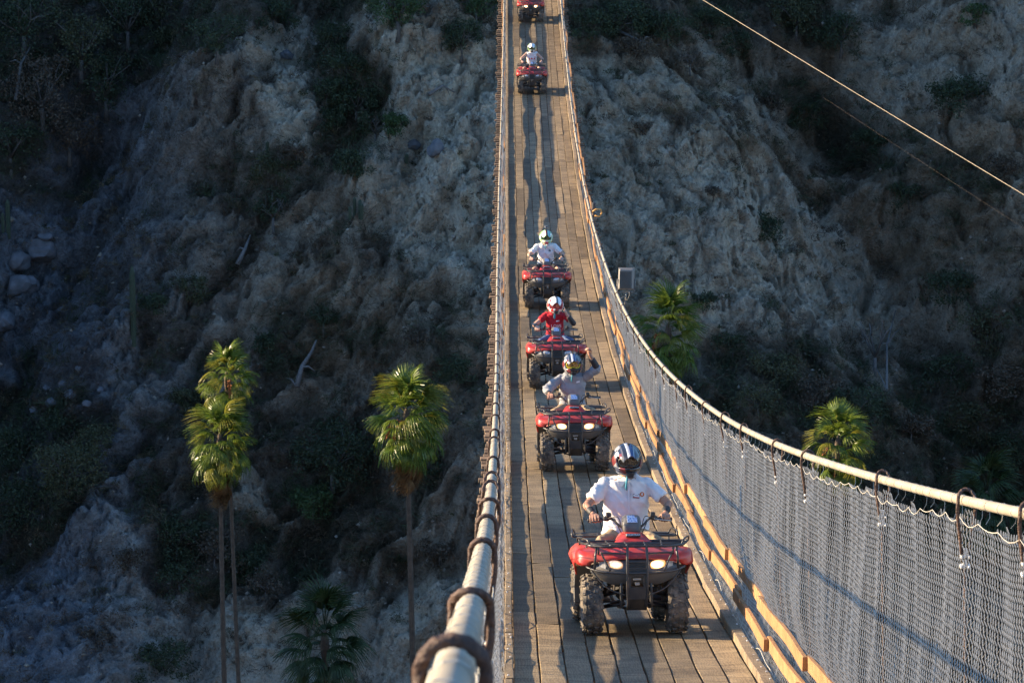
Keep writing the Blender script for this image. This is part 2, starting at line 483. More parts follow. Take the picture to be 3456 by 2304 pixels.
# --- the two main cables, wound with pale cord
def cable_mat():
    m, nt, b = new_mat('cord_wound_cable'); N, L = nt.nodes, nt.links
    tc = N.new('ShaderNodeTexCoord')
    wv = N.new('ShaderNodeTexWave'); wv.bands_direction = 'Y'; wv.inputs['Scale'].default_value = 20; wv.inputs['Distortion'].default_value = .6
    L.new(tc.outputs['Object'], wv.inputs['Vector'])
    nz = N.new('ShaderNodeTexNoise'); nz.inputs['Scale'].default_value = 3; nz.inputs['Detail'].default_value = 6; L.new(tc.outputs['Object'], nz.inputs['Vector'])
    rp_ = N.new('ShaderNodeValToRGB'); rp_.color_ramp.elements[0].position = .25; rp_.color_ramp.elements[1].position = .7
    rp_.color_ramp.elements[0].color = (.28, .245, .18, 1); rp_.color_ramp.elements[1].color = (.42, .375, .29, 1)
    L.new(nz.outputs['Fac'], rp_.inputs['Fac'])
    r2 = N.new('ShaderNodeValToRGB'); r2.color_ramp.elements[0].color = (.72, .70, .66, 1); r2.color_ramp.elements[1].position = .35; r2.color_ramp.elements[1].color = (1, 1, 1, 1)
    L.new(wv.outputs['Fac'], r2.inputs['Fac'])
    mx = N.new('ShaderNodeMixRGB'); mx.blend_type = 'MULTIPLY'; mx.inputs['Fac'].default_value = .8
    L.new(rp_.outputs['Color'], mx.inputs['Color1']); L.new(r2.outputs['Color'], mx.inputs['Color2']); L.new(mx.outputs['Color'], b.inputs['Base Color'])
    b.inputs['Roughness'].default_value = .65
    bp = N.new('ShaderNodeBump'); bp.inputs['Strength'].default_value = .7; bp.inputs['Distance'].default_value = .006
    L.new(wv.outputs['Fac'], bp.inputs['Height']); L.new(bp.outputs['Normal'], b.inputs['Normal'])
    return m
M['cable'] = cable_mat()
CR = .027
HANG = {}
for side in (-1, 1):
    ys = np.concatenate([np.arange(-4, 30, .2), np.arange(30, 204, .6)])
    mb = MB(); mb.tube([cable_p(y, side) for y in ys], CR, 16)
    bpart('main_cable', mb.mesh('main_cable', True), M['cable'])
    # tie wires round the cable
    mb = MB(); y = 2.0
    while y < 110:
        c = cable_p(y, side); ring = []; tl = rp.uniform(-.3, .3)
        for k in range(10):
            w = 2 * math.pi * k / 10
            ring.append(c + Vector((math.cos(w) * (CR + .002), tl * math.cos(w) * CR + .0, math.sin(w) * (CR + .002))))
        mb.tube(ring, .0022, 4, closed=True)
        if rp.random() < .7:
            d = c + Vector((0, 0, -CR)); e_ = Vector((-.02 * side, rp.uniform(-.05, .05), -rp.uniform(.05, .10)))
            mb.tube([d, d + e_ * .5 + Vector((.01, 0, 0)), d + e_], .0018, 3)
        y += rp.uniform(.22, .5)
    tag(bpart('tie_wires', mb.mesh('tie_wires'), M['galv']), kind='stuff')
    # hangers of rusty rope looped over the cable
    hs = []; y = 1.15 if side < 0 else 8.0
    if side < 0: seq = [4.3, 6.9, 11.1, 14.1, 16.9, 19.3, 21.2, 25.5, 30.1, 32.9, 36.8, 39.9, 43.2, 45.7, 48.6, 51.5, 54.5]
    else: seq = [3.4, 6.0, 8.5, 11.5, 15.6, 17.7, 21.6, 26.9, 29.8, 33.9, 36.8]
    for s_ in seq: hs.append(s_)
    y = seq[-1]
    while y < 158:
        y += rp.choice([2.2, 2.7, 3.2, 3.6, 3.9]); hs.append(y)
    HANG[side] = hs
    for y in hs:
        c = cable_p(y, side); inw = -side
        foot = Vector((-.17 if side < 0 else 2.43, y + rp.uniform(-.05, .05), deck(y) - .04))
        R_ = .0092; lp = CR + R_ * 1.02 + rp.uniform(.0, .010)
        clip = c + (foot - c) * (min(.20, .18 * cable_h(y)) / max(.5, cable_h(y))) + Vector((0, .03, -rp.uniform(.0, .10)))
        mb = MB(); pts = []
        lean = rp.uniform(-.05, .06)
        pts.append(clip + Vector((-.012, 0, -.05)))
        pts.append(c + Vector((-lp * 1.0, 0, -lp * 1.9)))
        for k in range(9):
            w = math.pi * (1 - k / 8)
            pts.append(c + Vector((math.cos(w) * lp, lean * math.sin(w), math.sin(w) * lp * 1.12)))
        pts.append(c + Vector((lp * 1.0, 0, -lp * 1.9)))
        pts.append(clip + Vector((.012, 0, -.05)))
        # round off with subdivision
        fine = []
        for i in range(len(pts) - 1):
            p0, p1, p2, p3 = pts[max(i - 1, 0)], pts[i], pts[i + 1], pts[min(i + 2, len(pts) - 1)]
            for t in (0, .34, .67):
                fine.append(.5 * ((2 * p1) + (p2 - p0) * t + (2 * p0 - 5 * p1 + 4 * p2 - p3) * t * t + (3 * p1 - p0 - 3 * p2 + p3) * t ** 3))
        fine.append(pts[-1])
        near = y < 45
        mb.tube(fine if near else fine[::2] + [fine[-1]], R_, 8 if near else 5)
        if near:                                     # strands of the lay
            for s3 in range(3):
                st = []
                for i, p in enumerate(fine):
                    w = i * .55 + s3 * 2.09
                    t = fine[min(i + 1, len(fine) - 1)] - fine[max(i - 1, 0)]; t.normalize()
                    u = t.orthogonal().normalized(); 
                    u = Vector((0, 1, 0)) - t * t.y; u.normalize(); v_ = t.cross(u)
                    st.append(p + (u * math.cos(w) + v_ * math.sin(w)) * R_ * .62)
                mb.tube(st, R_ * .55, 5)
        mb.tube([clip + Vector((0, 0, -.03)), clip * .5 + foot * .5 + Vector((.01, 0, 0)), foot], R_ * .95, 6)
        h = bpart('hanger', mb.mesh('hanger', True), M['hanger'])
        cb = MB()
        for dz in ((0, -.055) if y < 60 else (-.02,)):
            cb.box(clip + Vector((0, 0, dz - .02)), (.052, .03, .022), bev=.006)
            cb.box(clip + Vector((0, -.004, dz + .005)), (.02, .02, .03))
            cb.box(clip + Vector((-.02, -.018, dz - .02)), (.014, .03, .016), bev=.004)
            cb.box(clip + Vector((.02, -.018, dz - .02)), (.014, .03, .016), bev=.004)
        co = link('clamp', cb.mesh('clamp'), M['clamp'], h)
# --- chain link sides: every wire is real
def chain_link(side, ya, yb, py, ph, r):
    ny = int((yb - ya) / py)
    nyh = ny * 2
    J = int(2.6 / ph * 2)
    I = np.arange(nyh + 1); Jg = np.arange(J + 1)
    ii, jj = np.meshgrid(I, Jg, indexing='ij')
    keep = ((ii + jj) % 2 == 0)
    Yv = ya + ii * py / 2
    t = jj * ph / 2                               # height up the side
    hc = np.interp(Yv, _g, _h)
    hs = np.array(HANG[side]); idx = np.clip(np.searchsorted(hs, Yv), 1, len(hs) - 1)
    u = np.clip((Yv - hs[idx - 1]) / np.maximum(hs[idx] - hs[idx - 1], .1), 0, 1)
    sag = 4 * u * (1 - u)
    top = hc - .025 - .03 * sag + .02 * np.sin(Yv * 5.1) - .03
    xc = np.interp(Yv, _g, _xr if side > 0 else _xl)
    xb = np.full_like(xc, 2.31 if side > 0 else -.035)
    f = np.clip(t / np.maximum(hc, .5), 0, 1.1)
    outw = side
    X = xb + (xc - xb) * f + outw * (.028 * sag * np.sin(np.pi * f) + .03 * perlin(Yv * .9, t * .8, 5) + .012 * perlin(Yv * 3.0, t * 1.3, 9)) + side * .05 * np.exp(-(t / .16) ** 2) * 0
    X = X + (.075 if side > 0 else 0) * ss(.0, .35, t) * ss(1.0, .45, t)
    Z = deck(Yv) - .06 + t + .018 * perlin(Yv * .7, t * .5, 21) - .02 * sag * f
    Yw = Yv + .012 * perlin(Yv * 1.1, t * 2.0, 31)
    nid = np.arange(ii.size).reshape(ii.shape)
    P = np.stack([X, Yw, Z], -1).reshape(-1, 3)
    tw = .0035 * np.where((jj // 1) % 2 == 0, 1, -1).reshape(-1)
    P[:, 0] += tw
    ok = keep & (t <= top + .06)
    A, B = [], []
    for d in (-1, 1):
        a_ok = ok[:, :-1].copy(); b_idx = np.clip(ii[:, :-1] + d, 0, nyh)
        tgt_ok = ok[b_idx, jj[:, 1:]] & (ii[:, :-1] + d >= 0) & (ii[:, :-1] + d <= nyh)
        m_ = a_ok & tgt_ok
        A.append(nid[:, :-1][m_]); B.append(nid[b_idx, jj[:, 1:]][m_])
    A = np.concatenate(A); B = np.concatenate(B)
    pa, pb = P[A], P[B]
    d = pb - pa; d /= np.linalg.norm(d, axis=1, keepdims=True)
    n1 = np.cross(d, np.array([1.0, 0, 0])); n1 /= np.linalg.norm(n1, axis=1, keepdims=True); n2 = np.cross(d, n1)
    V = []
    for k in range(3):
        w = 2 * math.pi * k / 3
        o = (n1 * math.cos(w) + n2 * math.sin(w)) * r
        V.append(pa + o); V.append(pb + o)
    V = np.stack(V, 1).reshape(-1, 3)
    base = np.arange(len(A))[:, None] * 6
    F = np.concatenate([base + np.array([[0, 2, 3, 1]]), base + np.array([[2, 4, 5, 3]]), base + np.array([[4, 0, 1, 5]])])
    return V, F
for side in (-1, 1):
    if side > 0: segs = [(5.0, 14.0, .12, .09, .0026), (14.0, 44.0, .085, .066, .0026), (44.0, 62.0, .12, .09, .0034), (62.0, 158.0, .19, .14, .0046)]
    else: segs = [(3.0, 30.0, .10, .075, .0021), (30.0, 158.0, .2, .14, .0042)]
    for sg in segs:
        V, F = chain_link(side, *sg)
        o = bpart('chain_link_mesh', mesh_np('chain_link_mesh', V, F), M['galv'])
        tag(o, kind='stuff')
    # slack selvedge wire laced under the cable and another along the kerb
    mb = MB(); hs = HANG[side]; pts = []
    for a, b in zip(hs[:-1], hs[1:]):
        if a > 75: break
        n = max(2, int((b - a) / .55))
        for k in range(n * 4):
            y = a + (b - a) * k / (n * 4)
            c = cable_p(y, side)
            pts.append(c + Vector((-side * .035, 0, -.10 - (.01 + .03 * abs(math.sin(a * 7 + k // 4))) * abs(math.sin(math.pi * k / 4)) - .02 * math.sin(y * 1.3))))
    mb.tube(pts, .0022, 5)
    bpart('lacing_wire', mb.mesh('lacing_wire'), M['galv'])
    mb = MB(); pts = []
    for y in np.arange(10, 75, .25):
        pts.append(Vector((2.318 if side > 0 else -.06, y, deck(y) + .07 + .035 * math.sin(y * 1.9) + .02 * math.sin(y * 4.1))))
    mb.tube(pts, .0045, 5)
    bpart('kerb_wire', mb.mesh('kerb_wire'), M['galv'])
# --- small end pieces: nails and bolts along the kerb
mb = MB()
for y in np.arange(14, 70, .48):
    for x, s_ in ((2.265, 1), (.02, -1)):
        if rp.random() < .8:
            t = .004 + (.085 if s_ > 0 else .062)
            mb.box((x + rp.uniform(-.02, .02), y + rp.uniform(-.05, .05), deck(y) + t + .004), (.018, .018, .012), bev=.003)
o = bpart('kerb_bolts', mb.mesh('kerb_bolts'), M['clamp']); tag(o, kind='stuff')

# ------------------------------------------------------------------ things hung on the cable
def floodlight():
    c = cable_p(69.8, 1)
    r = empty('floodlight', c + Vector((.12, 0, .04)))
    tag(r, 'grey ribbed floodlight on a bracket above the right hand cable', 'floodlight')
    m_g = plain('flood_housing', (.20, .19, .175), .45, metal=.3, scale=6)
    m_d = plain('flood_fins', (.19, .18, .16), .6, metal=.2, scale=6)
    rot = Matrix.Rotation(math.radians(-8), 3, 'Z') @ Matrix.Rotation(math.radians(-10), 3, 'X')
    o = Vector((.02, .05, .36))
    mb = MB(); mb.box(o, (.31, .10, .43), rot, bev=.03); hs_ = mb.build('housing', m_g, r)
    for k in range(13):
        mb = MB(); mb.box(o + rot @ Vector((-.118 + k * .0185, -.062, -.015)), (.006, .05, .345), rot); mb.build('cooling_fin', m_d, r)
    mb = MB(); mb.box(o + rot @ Vector((-.007, -.0515, -.015)), (.245, .006, .35), rot); mb.build('fin_backing', m_d, r)
    mb = MB(); mb.box(o + rot @ Vector((0, .055, 0)), (.33, .02, .45), rot, bev=.008); mb.build('lens_rim', m_g, r)
    mb = MB()
    mb.tube([o + Vector((-.175, 0, .0)), o + Vector((-.175, -.01, -.25)), o + Vector((-.16, -.01, -.265)), o + Vector((.16, -.01, -.265)), o + Vector((.175, -.01, -.25)), o + Vector((.175, 0, .0))], .011, 6)
    mb.tube([o + Vector((0, -.01, -.265)), Vector((.02, .02, .02)), Vector((-.02, 0, -.25))], .016, 8)
    mb.tube([Vector((.02, .02, .03)), Vector((-.10, -.03, -.03)), Vector((-.14, -.02, -.06))], .011, 6)
    mb.build('bracket', m_g, r, smooth=True)
    mb = MB(); mb.tube([o + rot @ Vector((.06, -.05, -.2)), Vector((.09, -.05, .06)), Vector((.05, -.02, -.05)), Vector((-.06, 0, -.06))], .007, 6)
    mb.build('power_lead', m_d, r, smooth=True)
floodlight()
c = cable_p(91.6, 1)
mb = MB(); mb.tube([c + Vector((.03, 0, -.02)), c + Vector((.14, -.02, .07)), c + Vector((.27, 0, .08)), c + Vector((.31, .02, -.03)), c + Vector((.24, .02, -.13)), c + Vector((.12, 0, -.10))], .022, 8)
so = mb.build('webbing_strap', plain('orange_webbing', (.62, .33, .09), .6), None, smooth=True)
tag(so, 'orange webbing strap curled over the far right hand cable', 'strap')
mb = MB(); mb.box(c + Vector((.10, .05, .16)), (.09, .07, .17), bev=.02)
mb.tube([c + Vector((.10, .05, .08)), c + Vector((.0, 0, .0))], .02, 6)
so = mb.build('junction_box', plain('dark_box', (.05, .05, .055), .6), None)
tag(so, 'small dark box fixed on the cable beside the orange strap', 'box')

# ------------------------------------------------------------------ zip lines over the canyon
def zipline(name, p, q, ext0, ext1, r, mat, label, sag):
    d = q - p
    a, b = p - d * ext0, q + d * ext1
    pts = [a + (b - a) * (k / 60) + Vector((0, 0, -sag * 4 * (k / 60) * (1 - k / 60))) for k in range(61)]
    mb = MB(); mb.tube(pts, r, 8)
    o = mb.build(name, mat, None, smooth=True); tag(o, label, 'cable'); return o
zm = plain('zip_steel', (.27, .22, .15), .5, metal=.2)
zipline('zip_line', at(2392, 0, 100), at(3456, 641, 86), 1.2, 1.6, .0085, zm, 'bright taut zip line cable slanting across the upper right slope', .12)
zipline('zip_line', at(2780, 330, 118), at(3250, 632, 108), 0.0, 1.5, .0015, plain('thin_rust_wire', (.10, .065, .04), .6), 'thin rusty wire hanging below the bright zip line', .05)
# ================================================================== THE CANYON
# long section from the camera's side, down to the canyon bed and up the far wall (heights relative to the camera)
PROF = np.array([(-260, 30), (-80, 6), (-14, -5.0), (3, -6.2), (16, -16), (50, -48), (75, -61), (110, -63), (146, -62), (158, -57.5), (200, -14.0), (232, 15), (300, 42), (700, 90)], float)
def profile(n=6000):
    seg = np.r_[0, np.cumsum(np.hypot(*np.diff(PROF, axis=0).T))]
    q = np.linspace(0, seg[-1], n); Y = np.interp(q, seg, PROF[:, 0]); Z = np.interp(q, seg, PROF[:, 1])
    k = np.hanning(61); k /= k.sum()
    Yp = np.pad(Y, 30, mode='edge'); Zp = np.pad(Z, 30, mode='edge')
    return q, np.convolve(Yp, k, 'valid'), np.convolve(Zp, k, 'valid')
PQ, PY, PZ = profile()
qa = np.interp(149, PY, PQ); qb = np.interp(203, PY, PQ)
def grade(lo, hi, step, out_lo, out_hi, n=46):
    mid = np.arange(lo, hi, step)
    a = lo - np.cumsum(step * 1.2 ** np.arange(1, n)); a = a[a > out_lo][::-1]
    b = mid[-1] + np.cumsum(step * 1.2 ** np.arange(1, n)); b = b[b < out_hi]
    return np.r_[out_lo, a, mid, b, out_hi]
GX = grade(-30.0, 30.5, .115, -420, 420)
GQ = grade(qa, qb, .125, 0, PQ[-1])
gx, gq = np.meshgrid(GX, GQ, indexing='xy')
bY, bZ = np.interp(gq, PQ, PY), np.interp(gq, PQ, PZ)
tY, tZ = np.gradient(PY, PQ), np.gradient(PZ, PQ)
nY, nZ = -np.interp(gq, PQ, tZ), np.interp(gq, PQ, tY)      # normal of the section
wall = ss(np.interp(152, PY, PQ), np.interp(166, PY, PQ), gq)
s = gq - np.interp(158, PY, PQ)                              # distance up the wall
# --- the big forms
D = np.zeros_like(gx)
# a spur of the far wall stands left of the view and keeps the sun off the slope
spur = ss(-33, -60, gx) * ss(-420, -190, gx)
D += (22 + 2.5 * np.sin(gx * .11) + 3 * perlin(gx / 23, gq / 19, 3)) * spur * ss(-14, 16, s)
D += -10 * ss(60, 160, gx) * wall
# central nose of pale rock under the bridge, gullies on both sides of it
nose = np.exp(-((gx + 2.2 + .10 * (s - 30)) / 6.5) ** 2)
D += (4.2 * nose - 2.6 * np.exp(-((gx + 10.2 - .05 * (s - 45)) / 2.3) ** 2) * ss(32, 46, s)) * wall
D += (3.4 * np.exp(-((gx + 14.6 - .05 * (s - 45)) / 3.0) ** 2) * ss(22, 40, s)) * wall
D += (2.8 * np.exp(-((gx - 9.5 + .22 * (s - 30)) / 6.0) ** 2)) * wall
D += (-4.2 * np.exp(-((gx - 19.5 + .42 * (s - 25)) / 3.6) ** 2) + 3.2 * np.exp(-((gx - 27 + .30 * (s - 40)) / 4.5) ** 2) * ss(10, 30, s)) * wall
D += -5.0 * np.exp(-((gx + 25.0 - .35 * (s - 24)) / 4.2) ** 2) * wall * ss(75, 45, s)
D += 3.0 * np.exp(-((gx + 21.3) / 2.6) ** 2 - ((s - 10.2) / 2.9) ** 2)            # pale outcrop low on the left
D += 2.2 * np.exp(-((gx + 14.8) / 2.0) ** 2 - ((s - 13.2) / 2.2) ** 2)
D += 1.6 * ss(7.5, 4.5, s) * ss(-6, 0, s) * (.5 + .5 * np.sin(gx * .55 + 1.0))      # cut bank at the foot
D += 2.4 * fbm(gx / 13, gq / 13, 11, 3) * (.35 + .65 * wall)
D += 1.2 * fbm(gx / 5.2, gq / 5.2, 17, 3) * wall
pX, pY, pZ = gx, bY + nY * D, bZ + nZ * D
u_, v_, dep_ = proj(pX, pY, pZ + ZO)
w1 = .5 * fbm(gx / 3.5, gq / 3.5, 61, 3)
wr = ss(-5, 6, gx + 2 * w1)
def rills(dx, dq, seed):
    al = gx * dx + gq * dq; ac = gx * dq - gq * dx
    return ridged(ac / 2.7 + w1, al / 10.0, seed, 4, .58), ridged(ac / .9 + w1 * 2, al / 2.6, seed + 6, 3, .55)
rl, rr_ = rills(-.60, -.80, 31), rills(.55, -.83, 131)
rill = rl[0] * (1 - wr) + rr_[0] * wr; rill2 = rl[1] * (1 - wr) + rr_[1] * wr
# --- what grows and what is bare, as areas of the slope
def area(poly, soft, warp=46, seed=1):
    wu = u_ + warp * fbm(gx / 2.4, gq / 2.4, seed, 4, .6); wv_ = v_ + warp * fbm(gx / 2.4 + 50, gq / 2.4, seed + 9, 4, .6)
    n = len(poly); ins = np.zeros(u_.shape, bool); dist = np.full(u_.shape, 1e9)
    for i in range(n):
        (x1, y1), (x2, y2) = poly[i], poly[(i + 1) % n]
        c = ((y1 > wv_) != (y2 > wv_)) & (wu < (x2 - x1) * (wv_ - y1) / (y2 - y1 + 1e-9) + x1)
        ins ^= c
        t = np.clip(((wu - x1) * (x2 - x1) + (wv_ - y1) * (y2 - y1)) / ((x2 - x1) ** 2 + (y2 - y1) ** 2), 0, 1)
        dist = np.minimum(dist, np.hypot(wu - x1 - t * (x2 - x1), wv_ - y1 - t * (y2 - y1)))
    return ss(-soft, soft, np.where(ins, dist, -dist))
inview = (np.abs(u_ - 1728) < 2600) & (np.abs(v_ - 1152) < 1900) & (dep_ > 120)
pale = np.zeros_like(gx); tan = np.zeros_like(gx); scrub = np.zeros_like(gx)
P = [([(1240, 60), (1420, 90), (1560, 200), (1800, 230), (1800, 980), (1560, 1010), (1400, 900), (1240, 800), (1190, 640), (1300, 470), (1330, 280), (1250, 170)], 45, 1.0),
     ([(800, 130), (1010, 60), (1080, 140), (1060, 420), (1120, 520), (1060, 580), (940, 500), (860, 380), (900, 250), (790, 220)], 40, .92),
     ([(1900, 240), (2060, 200), (2300, 430), (2560, 540), (2860, 780), (3020, 1010), (3100, 1180), (2960, 1200), (2700, 1080), (2480, 1180), (2300, 1260), (2080, 1050), (1960, 800), (1900, 500)], 60, .82),
     ([(150, 1880), (330, 1700), (470, 1740), (470, 1880), (560, 2060), (360, 2060), (180, 2030)], 26, .95),
     ([(-300, 2010), (300, 1960), (500, 2030), (760, 2010), (900, 2060), (1300, 1960), (1760, 1900), (1760, 2500), (-300, 2500)], 50, .78),
     ([(820, 1600), (880, 1610), (960, 1760), (1030, 1800), (900, 1790), (790, 1700)], 18, .8),
     ([(400, 1000), (520, 1180), (500, 1330), (380, 1370), (310, 1330), (350, 1210)], 22, .62),
     ([(-300, 640), (60, 700), (260, 780), (310, 900), (220, 1010), (80, 1130), (-300, 1080)], 40, .62),
     ([(560, 470), (760, 330), (700, 560), (520, 800), (330, 940), (300, 840), (440, 640)], 60, .42),
     ([(2900, 20), (3150, 60), (3600, -60), (3600, 330), (3330, 420), (3180, 300), (3020, 560), (2820, 330)], 60, .6),
     ([(2420, 230), (2660, 400), (2950, 640), (2850, 640), (2560, 450), (2360, 320)], 35, .55),
     ([(2150, 1030), (2420, 1180), (2380, 1500), (2230, 1450)], 60, .45),
     ([(2700, 1000), (2960, 1120), (3080, 1330), (2860, 1340)], 40, .5),
     ([(2820, 1560), (2960, 1560), (2990, 1700), (2880, 1760)], 30, .5)]
for i, (poly, soft, amt) in enumerate(P):
    pale = np.maximum(pale, amt * area(poly, soft, seed=20 + i * 3))
T = [([(560, 870), (900, 820), (1250, 900), (1700, 1020), (1750, 1300), (1300, 1240), (900, 1260), (620, 1120), (500, 980)], 110, .8),
     ([(1850, 120), (2500, 250), (3600, 300), (3600, 900), (3100, 1000), (1900, 420)], 130, .75),
     ([(600, 250), (1100, 560), (1250, 850), (700, 850), (500, 560)], 110, .55)]
for i, (poly, soft, amt) in enumerate(T):
    tan = np.maximum(tan, amt * area(poly, soft, seed=70 + i * 3))
S = [([(-400, -400), (620, -400), (620, 60), (560, 240), (300, 420), (0, 620), (-400, 660)], 60, 1.0),
     ([(640, -100), (1280, -100), (1240, 70), (1060, 60), (820, 120), (720, 200), (620, 160)], 40, .9),
     ([(1060, 110), (1250, 170), (1330, 290), (1290, 470), (1180, 640), (1080, 560), (1060, 420)], 36, 1.0),
     ([(1260, 560), (1200, 720), (900, 720), (620, 760), (700, 600), (960, 520)], 60, .6),
     ([(-300, 1250), (200, 1320), (330, 1500), (300, 1740), (120, 1900), (-300, 1900)], 60, .95),
     ([(470, 1500), (800, 1380), (1300, 1430), (1500, 1600), (1300, 1900), (1000, 1950), (900, 2030), (560, 1960), (480, 1720)], 70, .95),
     ([(900, 1000), (1300, 1080), (1640, 1180), (1640, 1500), (1200, 1400), (900, 1250)], 80, .6),
     ([(2380, 1160), (2700, 1180), (3060, 1330), (3300, 1050), (3700, 850), (3700, 2000), (2800, 1900), (2300, 1600)], 80, .95),
     ([(1880, -200), (2700, -200), (2900, 150), (2700, 230), (2450, 180), (2150, 130), (1900, 110)], 60, .9),
     ([(2400, 250), (2950, 330), (3300, 520), (3500, 900), (3150, 980), (2980, 700), (2700, 470)], 50, .7),
     ([(2780, 150), (3000, 60), (2980, 300), (2830, 330)], 50, .5)]
for i, (poly, soft, amt) in enumerate(S):
    scrub = np.maximum(scrub, amt * area(poly, soft, seed=120 + i * 3))
out_of_view = ~inview
nz1 = fbm(gx / 6, gq / 6, 44, 4)
pale = np.where(out_of_view, ss(.1, .5, nz1) * .6, pale); scrub = np.where(out_of_view, ss(0, -.4, nz1) * .9, scrub)
streak = ss(.52, .74, rill + .12 * fbm(gx / 2.0, gq / 2.0, 207, 3))
pale = np.clip(np.maximum(pale, (.40 * streak * (1 - .75 * scrub)) * inview) - .30 * (1 - streak) * pale * ss(.75, .3, pale), 0, 1)
scrub = np.clip(.85 * scrub * (1 - .35 * streak) + .45 * ss(.50, .34, rill) * inview * (1 - pale), 0, 1)
scrub = np.clip(scrub * (1 - .75 * pale) + .35 * ss(.15, .6, fbm(gx / 1.6, gq / 1.6, 55, 3)) * (1 - pale), 0, 1)
# --- relief: rills that run down the slope, broken rock where it is bare
d1, d2, cid = worley(gx / 1.35 + .55 * fbm(gx / 1.5, gq / 1.5, 5, 3), gq / 1.5 + .55 * fbm(gx / 1.5 + 9, gq / 1.5, 6, 3), 71)
e1, e2, cid2 = worley(gx / .5 + .6 * perlin(gx / .7, gq / .7, 15), gq / .62 + .6 * perlin(gx / .7, gq / .7, 16), 81)
block = (cid - .5) * .9 + np.clip((d2 - d1) * 1.6, 0, .5)
block2 = (cid2 - .5) * .6 + np.clip((e2 - e1) * 1.2, 0, .4)
bl = ss(.25, .7, pale)
crack = np.exp(-((d2 - d1) / .07) ** 2) * ss(.2, .6, fbm(gx / 2.2, gq / 2.2, 301, 3) + .35)
fine_ok = wall * ss(200, 40, np.abs(gx))
D2 = (2.2 * (rill - .55) * (.7 + .6 * pale) + .60 * (rill2 - .5) * (.6 + .7 * pale) + bl * ((.50 - .28 * wr) * block + (.26 - .1 * wr) * block2)
      + .26 * (.55 - np.abs(fbm(gx / .6, gq / .6, 91, 4, .66))) + (1 - pale) * .45 * fbm(gx / 1.3, gq / 1.3, 95, 4, .55)) * fine_ok
D2 -= (.30 * crack * (.35 + .65 * bl) + .10 * np.exp(-((e2 - e1) / .09) ** 2) * bl) * fine_ok
D2 += (1 - fine_ok) * .8 * fbm(gx / 9, gq / 9, 99, 3)
floor_ = (1 - wall) * ss(np.interp(60, PY, PQ), np.interp(80, PY, PQ), gq)
D += D2
HX, HY, HZ = gx, bY + nY * D, bZ + nZ * D + ZO
HU, HV, HD = proj(HX, HY, HZ)
nq_, nx_ = gx.shape
ids = np.arange(nq_ * nx_).reshape(nq_, nx_)
F = np.stack([ids[:-1, :-1], ids[:-1, 1:], ids[1:, 1:], ids[1:, :-1]], -1).reshape(-1, 4)
hill_me = mesh_np('hillside', np.stack([HX, HY, HZ], -1).reshape(-1, 3), F, True)
ca = hill_me.color_attributes.new('ground', 'FLOAT_COLOR', 'POINT')
cav = np.ones((nq_ * nx_, 4), np.float32)
cav[:, 0] = pale.ravel(); cav[:, 1] = tan.ravel(); cav[:, 2] = scrub.ravel()
ca.data.foreach_set('color', cav.ravel())
